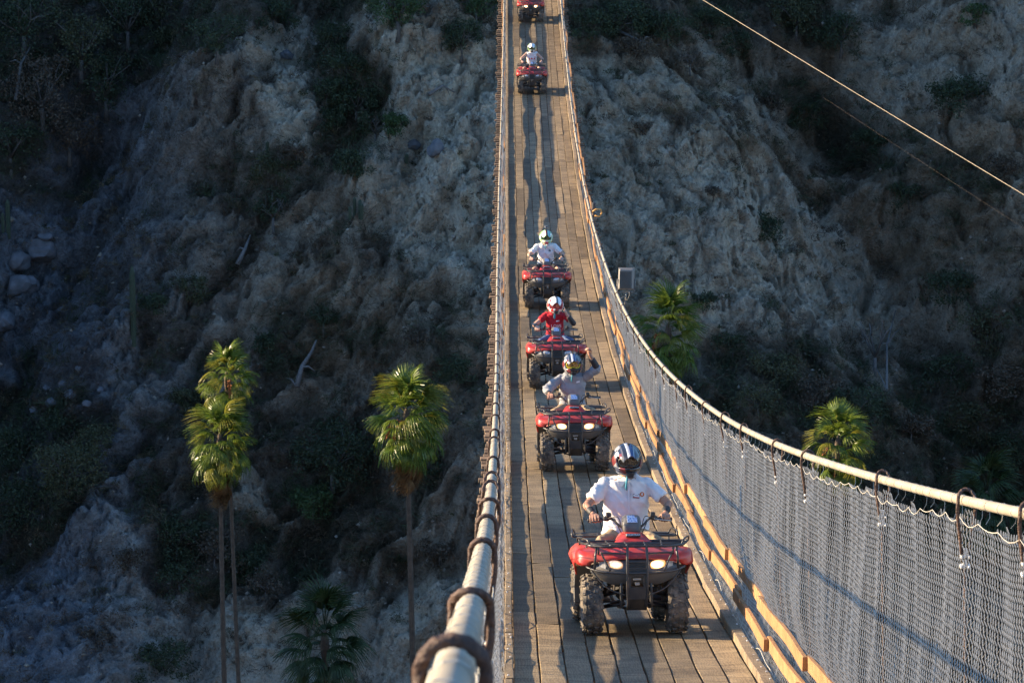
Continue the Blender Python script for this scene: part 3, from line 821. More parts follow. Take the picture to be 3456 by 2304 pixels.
def hill_mat():
    m, nt, b = new_mat('decomposed_granite_slope'); N, L = nt.nodes, nt.links
    at_ = N.new('ShaderNodeAttribute'); at_.attribute_name = 'ground'
    sp = N.new('ShaderNodeSeparateColor'); L.new(at_.outputs['Color'], sp.inputs[0])
    tc = N.new('ShaderNodeTexCoord')
    def noise(sc, det=6, ro=.6):
        n = N.new('ShaderNodeTexNoise'); n.inputs['Scale'].default_value = sc; n.inputs['Detail'].default_value = det; n.inputs['Roughness'].default_value = ro
        L.new(tc.outputs['Object'], n.inputs['Vector']); return n
    def ramp(src, stops):
        r = N.new('ShaderNodeValToRGB'); el = r.color_ramp.elements
        while len(el) < len(stops): el.new(.5)
        for e, (p, c) in zip(el, stops): e.position = p; e.color = (*c, 1)
        L.new(src, r.inputs['Fac']); return r.outputs['Color']
    def mix(f, a, c_, mode='MIX'):
        x = N.new('ShaderNodeMixRGB'); x.blend_type = mode
        if isinstance(f, float): x.inputs['Fac'].default_value = f
        else: L.new(f, x.inputs['Fac'])
        L.new(a, x.inputs['Color1']); L.new(c_, x.inputs['Color2']); return x.outputs['Color']
    n1, n2, n3 = noise(.9, 8, .68), noise(4.5, 6, .65), noise(.22, 4)
    rock = ramp(n1.outputs['Fac'], [(.28, (.27, .21, .145)), (.42, (.58, .49, .365)), (.60, (.74, .655, .51)), (.80, (.54, .39, .225))])
    grey = ramp(n1.outputs['Fac'], [(.3, (.11, .12, .13)), (.6, (.31, .335, .365)), (.8, (.40, .425, .45))])
    soil = ramp(n1.outputs['Fac'], [(.3, (.11, .080, .056)), (.55, (.24, .18, .128)), (.75, (.32, .25, .185))])
    tans = ramp(n1.outputs['Fac'], [(.3, (.16, .11, .068)), (.55, (.34, .25, .16)), (.78, (.43, .33, .215))])
    dark = ramp(n2.outputs['Fac'], [(.3, (.03, .028, .02)), (.6, (.085, .075, .05)), (.8, (.15, .12, .08))])
    # blue-grey granite towards the left, partly deep shade put into the colour; tan elsewhere
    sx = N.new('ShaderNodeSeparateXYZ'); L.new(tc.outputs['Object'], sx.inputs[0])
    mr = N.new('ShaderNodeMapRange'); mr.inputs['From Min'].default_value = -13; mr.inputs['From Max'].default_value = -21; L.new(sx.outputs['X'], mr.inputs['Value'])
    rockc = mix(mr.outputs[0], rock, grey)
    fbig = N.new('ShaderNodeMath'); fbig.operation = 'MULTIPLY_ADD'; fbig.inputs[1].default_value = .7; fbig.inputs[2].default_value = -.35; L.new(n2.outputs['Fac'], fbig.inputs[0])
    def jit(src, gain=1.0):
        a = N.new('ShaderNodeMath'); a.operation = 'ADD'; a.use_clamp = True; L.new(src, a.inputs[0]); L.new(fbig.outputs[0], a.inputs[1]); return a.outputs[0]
    shade_soil = ramp(n1.outputs['Fac'], [(.3, (.055, .058, .062)), (.55, (.12, .122, .128)), (.75, (.19, .195, .205))])  # left soils darkened and blued: deep shade mixed into the ground colour
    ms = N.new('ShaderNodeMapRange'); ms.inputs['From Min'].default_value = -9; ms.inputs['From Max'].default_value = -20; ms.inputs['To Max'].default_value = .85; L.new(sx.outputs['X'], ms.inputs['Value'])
    soil = mix(ms.outputs[0], soil, shade_soil); tans = mix(ms.outputs[0], tans, shade_soil)
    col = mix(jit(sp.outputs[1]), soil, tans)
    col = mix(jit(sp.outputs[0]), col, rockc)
    col = mix(jit(sp.outputs[2]), col, dark)
    n4 = noise(1.7, 9, .72); spk = ramp(n4.outputs['Fac'], [(.30, (.66, .64, .62)), (.47, (1.0, 1.0, 1.0)), (.60, (1.12, 1.10, 1.07)), (.75, (.85, .80, .75))])
    col = mix(1.0, col, spk, 'MULTIPLY')
    n5 = noise(9.0, 9, .78); sp5 = ramp(n5.outputs['Fac'], [(.34, (.36, .34, .32)), (.44, (.92, .90, .88)), (.56, (1.10, 1.10, 1.09)), (.70, (1.35, 1.33, 1.3))])
    col = mix(.85, col, sp5, 'MULTIPLY')
    L.new(col, b.inputs['Base Color'])
    b.inputs['Roughness'].default_value = .95; b.inputs['Specular IOR Level'].default_value = .1
    ad = N.new('ShaderNodeMath'); ad.operation = 'ADD'; L.new(n1.outputs['Fac'], ad.inputs[0]); L.new(n2.outputs['Fac'], ad.inputs[1])
    bp = N.new('ShaderNodeBump'); bp.inputs['Strength'].default_value = 1.0; bp.inputs['Distance'].default_value = .5
    L.new(ad.outputs[0], bp.inputs['Height']); L.new(bp.outputs['Normal'], b.inputs['Normal'])
    return m
hill = link('hillside', hill_me, hill_mat())
tag(hill, 'shaded canyon slope of pale crumbling granite and scrub', None, None, 'structure')

# --- finding the slope under a point of the view
_sel = inview.ravel()
_fu, _fv, _fd = HU.ravel()[_sel], HV.ravel()[_sel], HD.ravel()[_sel]
_fp = np.stack([HX, HY, HZ], -1).reshape(-1, 3)[_sel]
_o = np.argsort(_fu); _fu, _fv, _fd, _fp = _fu[_o], _fv[_o], _fd[_o], _fp[_o]
def on_hill(px, py, tol=9):
    for t in (tol, tol * 3, tol * 9):
        a, b = np.searchsorted(_fu, px - t), np.searchsorted(_fu, px + t)
        m = np.abs(_fv[a:b] - py) < t
        if m.any():
            k = np.where(m)[0]; k = k[np.argmin(_fd[a:b][k])]
            return Vector(_fp[a + k])
    return at(px, py, 180)

# ================================================================== PLANTS
def leaf_mat(name, col, col2, rough=.6, trans=.0):
    m, nt, b = new_mat(name); N, L = nt.nodes, nt.links
    tc = N.new('ShaderNodeTexCoord'); nz = N.new('ShaderNodeTexNoise'); nz.inputs['Scale'].default_value = 2.5; nz.inputs['Detail'].default_value = 4
    L.new(tc.outputs['Object'], nz.inputs['Vector'])
    r = N.new('ShaderNodeValToRGB'); r.color_ramp.elements[0].position = .35; r.color_ramp.elements[1].position = .68
    r.color_ramp.elements[0].color = (*col, 1); r.color_ramp.elements[1].color = (*col2, 1)
    L.new(nz.outputs['Fac'], r.inputs['Fac']); L.new(r.outputs['Color'], b.inputs['Base Color'])
    b.inputs['Roughness'].default_value = rough; b.inputs['Specular IOR Level'].default_value = .4
    if trans > 0:
        b.inputs['Subsurface Weight'].default_value = 0
        tr = N.new('ShaderNodeBsdfTranslucent'); L.new(r.outputs['Color'], tr.inputs['Color'])
        mx = N.new('ShaderNodeMixShader'); mx.inputs['Fac'].default_value = trans
        L.new(b.outputs[0], mx.inputs[1]); L.new(tr.outputs[0], mx.inputs[2]); L.new(mx.outputs[0], nt.nodes['Material Output'].inputs['Surface'])
    return m
LEAF = {'dark': leaf_mat('dark_green_leaves', (.028, .040, .018), (.07, .092, .038), trans=.25),
        'green': leaf_mat('green_leaves', (.035, .06, .018), (.075, .12, .035), trans=.2),
        'olive': leaf_mat('olive_leaves', (.05, .052, .02), (.10, .10, .042), trans=.2),
        'brown': leaf_mat('dry_brown_twigs', (.06, .042, .026), (.13, .092, .055), trans=.1),
        'straw': leaf_mat('straw_grass', (.11, .08, .04), (.21, .16, .085), trans=.15)}
BARK = plain('grey_bark', (.11, .095, .08), .9, var=.3, scale=14)
PALEBARK = plain('bleached_wood', (.15, .135, .12), .85, var=.25, scale=10)

def leaf_cloud(rng, centers, radii, n, size):
    """n leaf-sized faces spread through clumps"""
    ci = rng.integers(0, len(centers), n)
    d = rng.normal(size=(n, 3)); d /= np.linalg.norm(d, axis=1, keepdims=True)
    rr = rng.random(n) ** .42
    c = np.asarray(centers)[ci] + d * (rr * np.asarray(radii)[ci])[:, None] * np.array([1, 1, .82])
    a = rng.normal(size=(n, 3)); a /= np.linalg.norm(a, axis=1, keepdims=True)
    b = np.cross(a, rng.normal(size=(n, 3))); b /= np.linalg.norm(b, axis=1, keepdims=True)
    sz = (size * rng.uniform(.6, 1.4, n))[:, None]
    V = np.stack([c - a * sz * .5, c + b * sz * .3, c + a * sz * .6, c - b * sz * .3], 1).reshape(-1, 3)
    F = np.arange(n * 4).reshape(-1, 4)
    return V, F

def branches(rng, h, w, n, mat, parent, lean=(0, 0), name='trunk', r0=None):
    mb = MB(); r0 = r0 or .035 * h + .02
    tips = []
    base = Vector((0, 0, -.3)); fork = Vector((lean[0] * .3, lean[1] * .3, h * .32))
    mb.tube([base, base.lerp(fork, .5) + Vector((rng.uniform(-.05, .05), 0, 0)), fork], [r0 * 1.25, r0, r0 * .8], 7)
    for k in range(n):
        a = 2 * math.pi * (k + rng.uniform(-.3, .3)) / n
        e = Vector((math.cos(a) * w * rng.uniform(.45, .9) + lean[0], math.sin(a) * w * rng.uniform(.45, .9) + lean[1], h * rng.uniform(.6, 1.0)))
        mid = fork.lerp(e, .5) + Vector((rng.uniform(-.12, .12) * w, rng.uniform(-.12, .12) * w, rng.uniform(.0, .12) * h))
        mb.tube([fork, mid, e], [r0 * .6, r0 * .38, r0 * .12], 5)
        tips.append(e)
        for q in range(2):
            e2 = mid + Vector((rng.uniform(-.5, .5) * w, rng.uniform(-.5, .5) * w, rng.uniform(.1, .4) * h))
            mb.tube([mid, mid.lerp(e2, .5) + Vector((0, 0, .04 * h)), e2], [r0 * .32, r0 * .2, r0 * .07], 4); tips.append(e2)
    mb.build(name, mat, parent, smooth=True)
    return tips

def shrub(px, py, rpx, leaf, label, group=None, cat='shrub', dens=1.0, tall=1.0, name='shrub', bare=0.0, bark=None):
    """px, py: where its foot meets the slope in the photograph; rpx: half its width there"""
    g = on_hill(px, py + rpx * .55 * tall)
    dep = proj(g.x, g.y, g.z)[2]; w = rpx * dep / FPX; h = w * 1.35 * tall
    rng = np.random.default_rng(int(px * 7 + py * 13) % 100003); rn = random.Random(int(px * 3 + py))
    r = empty(name, g + Vector((0, 0, -.1))); r.rotation_euler.z = rn.uniform(0, 6)
    tree = cat == 'tree'
    if not tree: h *= .72
    tips = branches(rn, h * .92, w * .9, 6, bark or BARK, r, name='trunk' if tree else 'stem', r0=None if tree else .025 * h + .01)
    lo = .25 if tree else .0
    cs = [tuple(t) for t in tips] + [(rng.uniform(-.75, .75) * w, rng.uniform(-.75, .75) * w, h * rng.uniform(lo, .75)) for _ in range(16)]
    rad = rng.uniform(.20, .44, len(cs)) * w
    n = int(dens * (800 + 1000 * w * w)); n = min(n, 4600)
    if bare < 1:
        V, Fq = leaf_cloud(rng, cs, rad, int(n * (1 - bare)), .082 + .017 * w)
        link('crown', mesh_np('crown', V, Fq), LEAF[leaf], r)
    tag(r, label, cat, group); return r
# --- scrub one can tell apart
TH1 = 'trees of the dark thicket above the upper left gully'
TL = ['dark leafy tree at the extreme upper left corner', 'dark leafy tree right of the corner one in the upper left thicket', 'dark leafy tree on the top edge of the upper left thicket', 'dark tree at the left edge, second row of the thicket', 'dark tree in the middle of the upper left thicket, lower row', 'dark leafy tree at the right end of the thicket on the top edge', 'lowest dark tree of the thicket, against the left edge', 'dark tree at the lower right fringe of the upper left thicket']
for _i, (px, py, r_) in enumerate([(90, 90, 150), (270, 170, 140), (430, 70, 120), (150, 330, 150), (360, 300, 130), (540, 40, 100), (40, 500, 130), (230, 470, 110)]):
    shrub(px, py, r_, ('dark', 'olive', 'dark', 'brown')[_i % 4], TL[_i], TH1, 'tree', dens=.6, bare=.15, tall=1.15, name='thicket_tree')
shrub(735, 130, 105, 'dark', 'spreading dark tree with forked trunk on the upper left ridge', None, 'tree', tall=1.1, name='ridge_tree', dens=.7)
shrub(560, 120, 70, 'olive', 'olive bush at the head of the left gully', None, 'shrub')
shrub(930, 30, 90, 'dark', 'dark bush above the upper left pale rock patch', None, 'shrub')
shrub(1350, 40, 110, 'green', 'green tree topping the pale cliff left of the bridge', None, 'tree', tall=1.2, name='cliff_tree')
shrub(1560, 130, 85, 'dark', 'grey green tree on the cliff edge beside the bridge top', None, 'tree', tall=1.1, name='cliff_tree')
shrub(1610, 20, 80, 'green', 'bright green tree touching the bridge at the top edge', None, 'tree', name='cliff_tree')
G1 = 'dark bushes packed in the gully splitting the pale cliff'
G1L = ['uppermost dark bush in the gully splitting the pale cliff', 'largest dark bush in the gully splitting the pale cliff', 'dark bush on the left side of the cliff gully, halfway down', 'dark bush in the middle of the cliff gully above the bare tree', 'smaller dark bush at the right foot of the cliff gully', 'lowest left dark bush in the cliff gully']
for _i, (px, py, r_) in enumerate([(1130, 120, 75), (1170, 215, 95), (1110, 300, 70), (1200, 330, 90), (1250, 400, 55), (1120, 390, 60)]):
    shrub(px, py, r_, 'dark', G1L[_i], G1, 'shrub', tall=1.25)
shrub(1337, 402, 52, 'green', 'rounded green bush on the lip of the pale cliff', None, 'shrub', dens=1.4)
shrub(1188, 530, 74, 'dark', 'rounded dark bush below the leafless tree on the cliff', None, 'shrub', dens=1.4)
shrub(1262, 425, 75, 'brown', 'leafless tree with spread limbs beside the cliff bushes', None, 'tree', tall=1.0, name='bare_tree', bare=.93)
shrub(940, 555, 85, 'olive', 'olive brown bush in the middle of the left slope', None, 'shrub')
shrub(1010, 500, 60, 'brown', 'brown twiggy bush under the upper left pale patch', None, 'shrub', bare=.4)
shrub(930, 710, 80, 'dark', 'slim leaning tree with pale trunk on the left slope', None, 'tree', name='slope_tree', bark=PALEBARK, tall=1.2, dens=.6)
shrub(640, 960, 75, 'olive', 'olive bush halfway down the left slope near the cactus', None, 'shrub')
shrub(520, 1010, 60, 'dark', 'low dark bush at the foot of the tall cactus', None, 'shrub')
shrub(1090, 1085, 62, 'dark', 'dark ragged tree above the bleached log', None, 'tree', name='ragged_tree', bare=.3)
shrub(900, 1150, 60, 'dark', 'small dark bush right of the upper palm crown', None, 'shrub')
shrub(620, 1330, 70, 'olive', 'dull olive bush left of the twin palms', None, 'shrub')
shrub(1400, 1130, 70, 'brown', 'brown bush on the tan slope close to the bridge', None, 'shrub', bare=.3)
shrub(1550, 1230, 75, 'dark', 'dark bush beside the bridge halfway up the picture', None, 'shrub')
G2 = 'dense dark bushes at the lower left edge'
G2L = ['dark bush at the left edge just below the rubble stones', 'biggest dark bush of the lower left thicket', 'lowest dark bush at the left edge above the pale bank', 'small dark bush at the right end of the lower left thicket', 'dark bush on top of the lower left thicket beside the rubble']
for _i, (px, py, r_) in enumerate([(60, 1480, 130), (230, 1560, 150), (70, 1680, 140), (330, 1480, 80), (200, 1420, 90)]):
    shrub(px, py, r_, ('dark', 'olive')[_i % 2], G2L[_i], G2, 'shrub', dens=.7)
G3 = 'dark bushes behind the twin palm trunks'
G3L = ['dark bush left of the twin palm trunks just under the brown skirt', 'dark bush directly behind the twin palm trunks', 'dark bush right of the twin palm trunks beside the pale ledge', 'lower dark bush behind the twin palm trunks above the bank', 'lowest dark bush right of the twin trunks at the bank edge']
for _i, (px, py, r_) in enumerate([(600, 1790, 120), (720, 1830, 110), (830, 1880, 110), (600, 1930, 100), (900, 1960, 80)]):
    shrub(px, py, r_, ('dark', 'brown', 'dark')[_i % 3], G3L[_i], G3, 'shrub', dens=.6, tall=1.1)
shrub(1120, 1560, 150, 'dark', 'broad dull green tree between the twin palms and the single palm', None, 'tree', name='canyon_tree')
shrub(1060, 1680, 90, 'green', 'green bush low between the palms above the pale ledge', None, 'shrub')
shrub(1430, 1560, 90, 'dark', 'dark bush right of the single tall palm crown', None, 'shrub')
shrub(1480, 1850, 80, 'brown', 'brown bush beside the single palm trunk near the bridge', None, 'shrub')
shrub(560, 2210, 110, 'dark', 'dark green bush on the cut bank at the bottom left', None, 'shrub')
shrub(330, 2140, 70, 'brown', 'thin brown bush on the pale bank below the outcrop', None, 'shrub', bare=.3)
shrub(430, 1880, 70, 'brown', 'brown bush against the pale outcrop at lower left', None, 'shrub', bare=.3)
# right of the bridge
G4 = 'bushes along the top edge right of the bridge'
G4L = ['dark bush on the top edge nearest the right cable', 'second dark bush from the bridge on the top edge', 'middle dark bush between the bridge and the zip line', 'dark bush just left of the zip line at the top edge', 'small dark bush under the upper end of the zip line']
for _i, (px, py, r_) in enumerate([(2010, 60, 85), (2130, 40, 100), (2260, 90, 90), (2390, 60, 90), (2480, 120, 70)]):
    shrub(px, py, r_, 'dark', G4L[_i], G4, 'shrub')
shrub(2150, 150, 75, 'brown', 'dry brown bush below the bushes right of the bridge top', None, 'shrub', bare=.3)
shrub(2330, 190, 70, 'brown', 'tangle of dry grey branches beneath the top bushes', None, 'shrub', bare=.85, bark=PALEBARK)
shrub(2680, 60, 90, 'olive', 'olive tree at the top edge right of the zip line', None, 'tree', name='edge_tree')
shrub(2830, 110, 100, 'dark', 'dark thin tree at the top edge far right of the zip line', None, 'tree', name='edge_tree', dens=.7)
shrub(3230, 300, 105, 'dark', 'big dark bush on the tan slope at the upper right', None, 'shrub', dens=1.3)
shrub(3290, 30, 60, 'green', 'spiky green bush on the top right skyline edge', None, 'shrub')
shrub(2740, 370, 80, 'dark', 'dark bush crossed by the zip line on the right slope', None, 'shrub')
shrub(2930, 470, 75, 'dark', 'wide dark bush just below the zip line', None, 'shrub', tall=.8)
shrub(2600, 330, 60, 'brown', 'brown grass clump on the rib above the pale face', None, 'shrub', bare=.3, tall=.8)
shrub(2590, 745, 74, 'dark', 'lone dark green bush in the middle of the pale right face', None, 'shrub', dens=1.5)
shrub(2400, 640, 30, 'brown', 'small brown tuft on the pale face right of the bridge', None, 'shrub', bare=.2)
shrub(2160, 420, 45, 'brown', 'brown tuft at the left end of the pale right face', None, 'shrub', bare=.2)
shrub(3060, 640, 70, 'dark', 'dark bush in the gully right of the pale face', None, 'shrub')
shrub(3380, 560, 90, 'brown', 'brown bush at the right edge under the zip line', None, 'shrub', bare=.3)
shrub(3200, 960, 100, 'dark', 'green tinged bush high in the right hand gully', None, 'shrub')
G5 = 'dark bushes in the lower right gully'
G5L = ['dark bush right of the palm under the floodlight', 'large dark bush at the foot of the pale right face', 'dark bush left of the pale bare tree in the right gully', 'dark bush below the pale bare tree in the right gully', 'dark bush high on the right edge of the lower right gully', 'dark bush against the right edge, middle of the gully', 'dark bush right of the pale bare tree', 'dark bush above the far right palm', 'dark bush above and right of the half lit palm', 'lowest dark bush at the right edge above the far palm', 'dark bush just above the fence right of the floodlight palm']
for _i, (px, py, r_) in enumerate([(2480, 1150, 80), (2620, 1230, 110), (2760, 1300, 110), (2900, 1360, 110), (3330, 1080, 130), (3420, 1280, 130), (3200, 1230, 110), (3300, 1400, 130), (3080, 1420, 100), (3420, 1500, 120), (2550, 1330, 90)]):
    shrub(px, py, r_, ('dark', 'olive', 'brown')[_i % 3], G5L[_i], G5, 'shrub', dens=.6)
shrub(2960, 1180, 95, 'brown', 'leafless pale tree standing in the dark right gully', None, 'tree', name='bare_tree', bare=.97, bark=PALEBARK, tall=1.5)
shrub(2370, 1010, 50, 'dark', 'bush partly hidden behind the right hand palm', None, 'shrub')

# --- tufts scattered over the slope: too many to count
def tufts(name, npts, leaf, mask, blades, size, seed, label):
    rng = np.random.default_rng(seed)
    w = (mask * inview * ss(-2, 2, s)).ravel(); w = w / w.sum()
    k = rng.choice(w.size, npts, p=w)
    base = np.stack([HX, HY, HZ], -1).reshape(-1, 3)[k] + rng.normal(size=(npts, 3)) * .05
    sz = size * rng.uniform(.5, 1.6, npts)
    b = np.repeat(base, blades, 0); z = np.repeat(sz, blades)
    d = rng.normal(size=(len(b), 3)); d[:, 2] = np.abs(d[:, 2]) * .8 + .1; d[:, 1] -= .3
    d /= np.linalg.norm(d, axis=1, keepdims=True)
    sd = np.cross(d, rng.normal(size=d.shape)); sd /= np.linalg.norm(sd, axis=1, keepdims=True)
    off = rng.normal(size=d.shape) * .34 * z[:, None]; off[:, 2] = np.abs(off[:, 2]); ln = (z * rng.uniform(.2, .7, len(b)))[:, None]
    p0 = b + off; tip = p0 + d * ln
    wv_ = sd * (.007 + .016 * rng.random(len(b)))[:, None]
    V = np.stack([p0 - wv_, p0 + wv_, tip], 1).reshape(-1, 3)
    o = link(name, mesh_np(name, V, np.arange(len(V)).reshape(-1, 3)), LEAF[leaf]); tag(o, label, None, None, 'stuff')
openg = (1 - pale) * (1 - .4 * scrub)
clump = ss(.0, .5, fbm(gx / 1.1, gq / 1.1, 201, 3))
tufts('dry_brush', 3400, 'brown', (openg * .6 + .6 * scrub) * (.15 + clump) + .22 * pale * clump ** 2, 50, .56, 5, 'dry brown brush covering the open slope')
tufts('straw_grass', 1500, 'straw', openg * (.1 + clump) + .16 * pale * clump, 50, .42, 6, 'dry straw coloured grass tufts on the slope')
tufts('low_scrub', 2000, 'dark', scrub * (.2 + clump), 60, .8, 8, 'low dark green scrub covering the shaded ground')

# --- loose stones and small round bushes on the bare ground
def scree(npts, seed):
    rng = np.random.default_rng(seed)
    w = ((.25 + pale + .5 * ss(.5, .3, rill)) * inview * ss(-4, 1, s)).ravel(); w = w / w.sum()
    k = rng.choice(w.size, npts, p=w)
    base = np.stack([HX, HY, HZ], -1).reshape(-1, 3)[k]
    sz = .035 + .10 * rng.random(npts) ** 4
    octa = np.array([(1, 0, 0), (-1, 0, 0), (0, 1, 0), (0, -1, 0), (0, 0, 1), (0, 0, -1), (.7, .7, .3), (-.7, -.6, .35), (.5, -.7, .5), (-.6, .6, -.3)])
    tri = np.array([(0, 6, 4), (6, 2, 4), (2, 1, 4), (1, 7, 4), (7, 3, 4), (3, 8, 4), (8, 0, 4), (0, 2, 6), (0, 5, 2), (2, 9, 1), (2, 5, 9), (9, 5, 1), (1, 3, 7), (1, 5, 3), (3, 0, 8), (3, 5, 0)])
    V = octa[None] * (1 + .22 * rng.normal(size=(npts, 10, 3))) * sz[:, None, None] * rng.uniform(.6, 1.3, (npts, 1, 3))
    V = V + base[:, None] - np.array([0, 0, .02]); F = tri[None] + (np.arange(npts) * 10)[:, None, None]
    sm_ = plain('loose_granite', (.27, .225, .17), .95, var=.45, scale=.7)
    tag(link('loose_stones', mesh_np('loose_stones', V.reshape(-1, 3), F.reshape(-1, 3)), sm_), 'loose pale stones strewn over the slope', None, None, 'stuff')
scree(4800, 77)
def cushion(npts, seed, leaf, name, label):
    rng = np.random.default_rng(seed)
    w = ((.35 * pale + .8 * tan + .3) * (.1 + ss(.1, .5, fbm(gx / 3.0, gq / 3.0, 401, 2))) * inview * ss(-1, 3, s)).ravel(); w = w / w.sum()
    base = np.stack([HX, HY, HZ], -1).reshape(-1, 3)[rng.choice(w.size, npts, p=w)]
    rad = rng.uniform(.16, .46, npts); nl = 70
    c = np.repeat(base, nl, 0); r_ = np.repeat(rad, nl)
    d = rng.normal(size=(len(c), 3)); d /= np.linalg.norm(d, axis=1, keepdims=True); d[:, 2] = np.abs(d[:, 2])
    p = c + d * (r_ * rng.random(len(c)) ** .4)[:, None]
    a = rng.normal(size=p.shape); a /= np.linalg.norm(a, axis=1, keepdims=True); b = np.cross(a, d); b /= np.linalg.norm(b, axis=1, keepdims=True) + 1e-6
    V = np.stack([p - b * .025, p + b * .025, p + a * .07 + d * .05], 1).reshape(-1, 3)
    tag(link(name, mesh_np(name, V, np.arange(len(V)).reshape(-1, 3)), LEAF[leaf]), label, None, None, 'stuff')
cushion(520, 91, 'olive', 'cushion_scrub', 'small rounded olive bushes dotting the bare rock')
cushion(420, 92, 'brown', 'twig_scrub', 'small rounded brown bushes dotting the bare rock')

# --- cactus
CACT = plain('cactus_skin', (.045, .06, .032), .7, var=.25, scale=8)
def cactus(px, py, hpx, label, arms=0, single=True):
    g = on_hill(px, py); dep = proj(g.x, g.y, g.z)[2]; h = hpx * dep / FPX / .95; rn = random.Random(px)
    r = empty('cactus', g + Vector((0, 0, -.2))); tag(r, label, 'cactus')
    def col(x, y, z0, hh, rad, nm):
        mb = MB(); R = []
        for i in range(12):
            u = i / 11; rr = rad * (1 if u < .85 else math.sqrt(max(0.02, 1 - ((u - .85) / .15) ** 2))) * (.8 + .2 * min(1, u * 4))
            R.append([(x + math.cos(2 * math.pi * k / 20) * rr * (1 if k % 2 else .82), y + math.sin(2 * math.pi * k / 20) * rr * (1 if k % 2 else .82), z0 + hh * u) for k in range(20)])
        mb.loft(R); return mb.build(nm, CACT, r)
    if single: col(0, 0, 0, h, .10 + .012 * h, 'stem')
    for k in range(arms):
        a = rn.uniform(0, 6.3); q = .28 + .1 * k * .5
        col(math.cos(a) * q, math.sin(a) * q * .6, .0 if not single else h * rn.uniform(.1, .3), h * rn.uniform(.5, .95), .09, 'arm')
cactus(452, 1155, 265, 'tall single column cactus standing on the dark left slope', 0)
cactus(1200, 725, 75, 'cluster of short column cacti at the foot of the pale cliff', 5, False)
cactus(1379, 548, 32, 'tiny column cactus on the pale cliff nearest the bridge', 0)
cactus(900, 505, 40, 'small column cactus above the olive brown bush', 0)
cactus(30, 790, 130, 'slim column cactus at the far left among blue grey boulders', 1)

# --- bleached dead wood
def deadwood(pts, rpx, label, name='dead_branch', forks=()):
    P3 = [on_hill(x, y) for x, y in pts]; P3 = [p + Vector((0, -.3, .35 + .15 * i)) for i, p in enumerate(P3)]
    d = proj(*P3[0])[2]; r0 = rpx * d / FPX; c = P3[0].copy()
    o = empty(name, c); tag(o, label, 'dead wood')
    mb = MB(); n = len(P3); mb.tube([p - c for p in P3], [r0 * (1 - .7 * i / (n - 1)) for i in range(n)], 7); mb.build('limb', PALEBARK, o, smooth=True)
    for a, b in forks:
        A = P3[a] - c; q = on_hill(*b) + Vector((0, -.3, .5)) - c
        mb = MB(); mb.tube([A, (A + q) / 2 + Vector((0, 0, .15)), q], [r0 * .5, r0 * .35, r0 * .1], 6); mb.build('limb', PALEBARK, o, smooth=True)
deadwood([(998, 1322), (1022, 1270), (1050, 1225), (1062, 1190)], 10, 'bleached forked dead trunk on the slope right of the twin palms', 'dead_tree', [(0, (960, 1300)), (1, (1075, 1275))])
deadwood([(795, 905), (830, 870), (850, 840)], 9, 'white weathered log under the slim leaning tree', 'dead_log', [(1, (800, 880))])
deadwood([(1450, 335), (1490, 322), (1530, 345)], 7, 'grey dead branch lying on the pale cliff', 'dead_branch', [(1, (1515, 360))])
deadwood([(2080, 130), (2160, 165), (2230, 190)], 5, 'pale dead branches sticking out right of the bridge top', 'dead_branch', [(0, (2130, 115)), (1, (2190, 150))])
deadwood([(60, 350), (80, 250), (110, 190)], 7, 'thin pale dead stem in the upper left thicket', 'dead_sapling', [(1, (40, 230))])
deadwood([(2985, 1330), (2990, 1200), (3010, 1090)], 5, 'pale upright dead stem in the dark right gully', 'dead_sapling', [(1, (3040, 1120)), (0, (2930, 1240))])

# --- boulders in the left gully
ROCK = plain('blue_grey_boulder', (.13, .13, .135), .95, var=.3, scale=2.5, bump=1.0)
def boulder(px, py, rpx, label, group=None, sq=.75):
    g = on_hill(px, py); d = proj(g.x, g.y, g.z)[2]; w = rpx * d / FPX
    rng = np.random.default_rng(px * 31 + py); bm = bmesh.new(); bmesh.ops.create_icosphere(bm, subdivisions=3, radius=1)
    pl = rng.normal(size=(9, 3)); pl /= np.linalg.norm(pl, axis=1, keepdims=True); dd = rng.uniform(.6, .9, 9)
    for v in bm.verts:
        p = np.array(v.co)
        for n_, q in zip(pl, dd):
            e = p @ n_
            if e > q: p = p - n_ * (e - q) * .92
        v.co = Vector(p * w) * (1 + .05 * math.sin(p[0] * 9 + p[2] * 7)); v.co.z *= sq
    me = bpy.data.meshes.new('boulder'); bm.to_mesh(me); bm.free()
    o = link('boulder', me, ROCK); o.location = g + Vector((0, 0, w * .02)); o.rotation_euler.z = rng.uniform(0, 6); tag(o, label, 'boulder', group)
boulder(140, 850, 62, 'largest blue grey boulder in the left gully')
boulder(60, 885, 50, 'cracked boulder left of the largest gully boulder')
boulder(75, 960, 62, 'broad boulder below the largest boulder in the left gully')
boulder(160, 800, 30, 'flat pale boulder just above the largest gully boulder', sq=.5)
boulder(20, 1085, 45, 'boulder at the left picture edge below the gully rocks')
for px, py, r_ in [(210, 1290, 18), (240, 1330, 22), (290, 1360, 16), (180, 1360, 24), (260, 1250, 14), (330, 1310, 15), (150, 1310, 15), (110, 1380, 20)]:
    boulder(px, py, r_, 'small stone in the rubble left of the twin palms', 'rubble stones left of the twin palms')
boulder(975, 180, 26, 'pale block stranded at the top left beside the thicket')
boulder(1400, 490, 26, 'rounded pale block on the cliff beside the tiny cactus')
boulder(1470, 500, 30, 'upright pale block on the cliff nearest the bridge', sq=1.2)

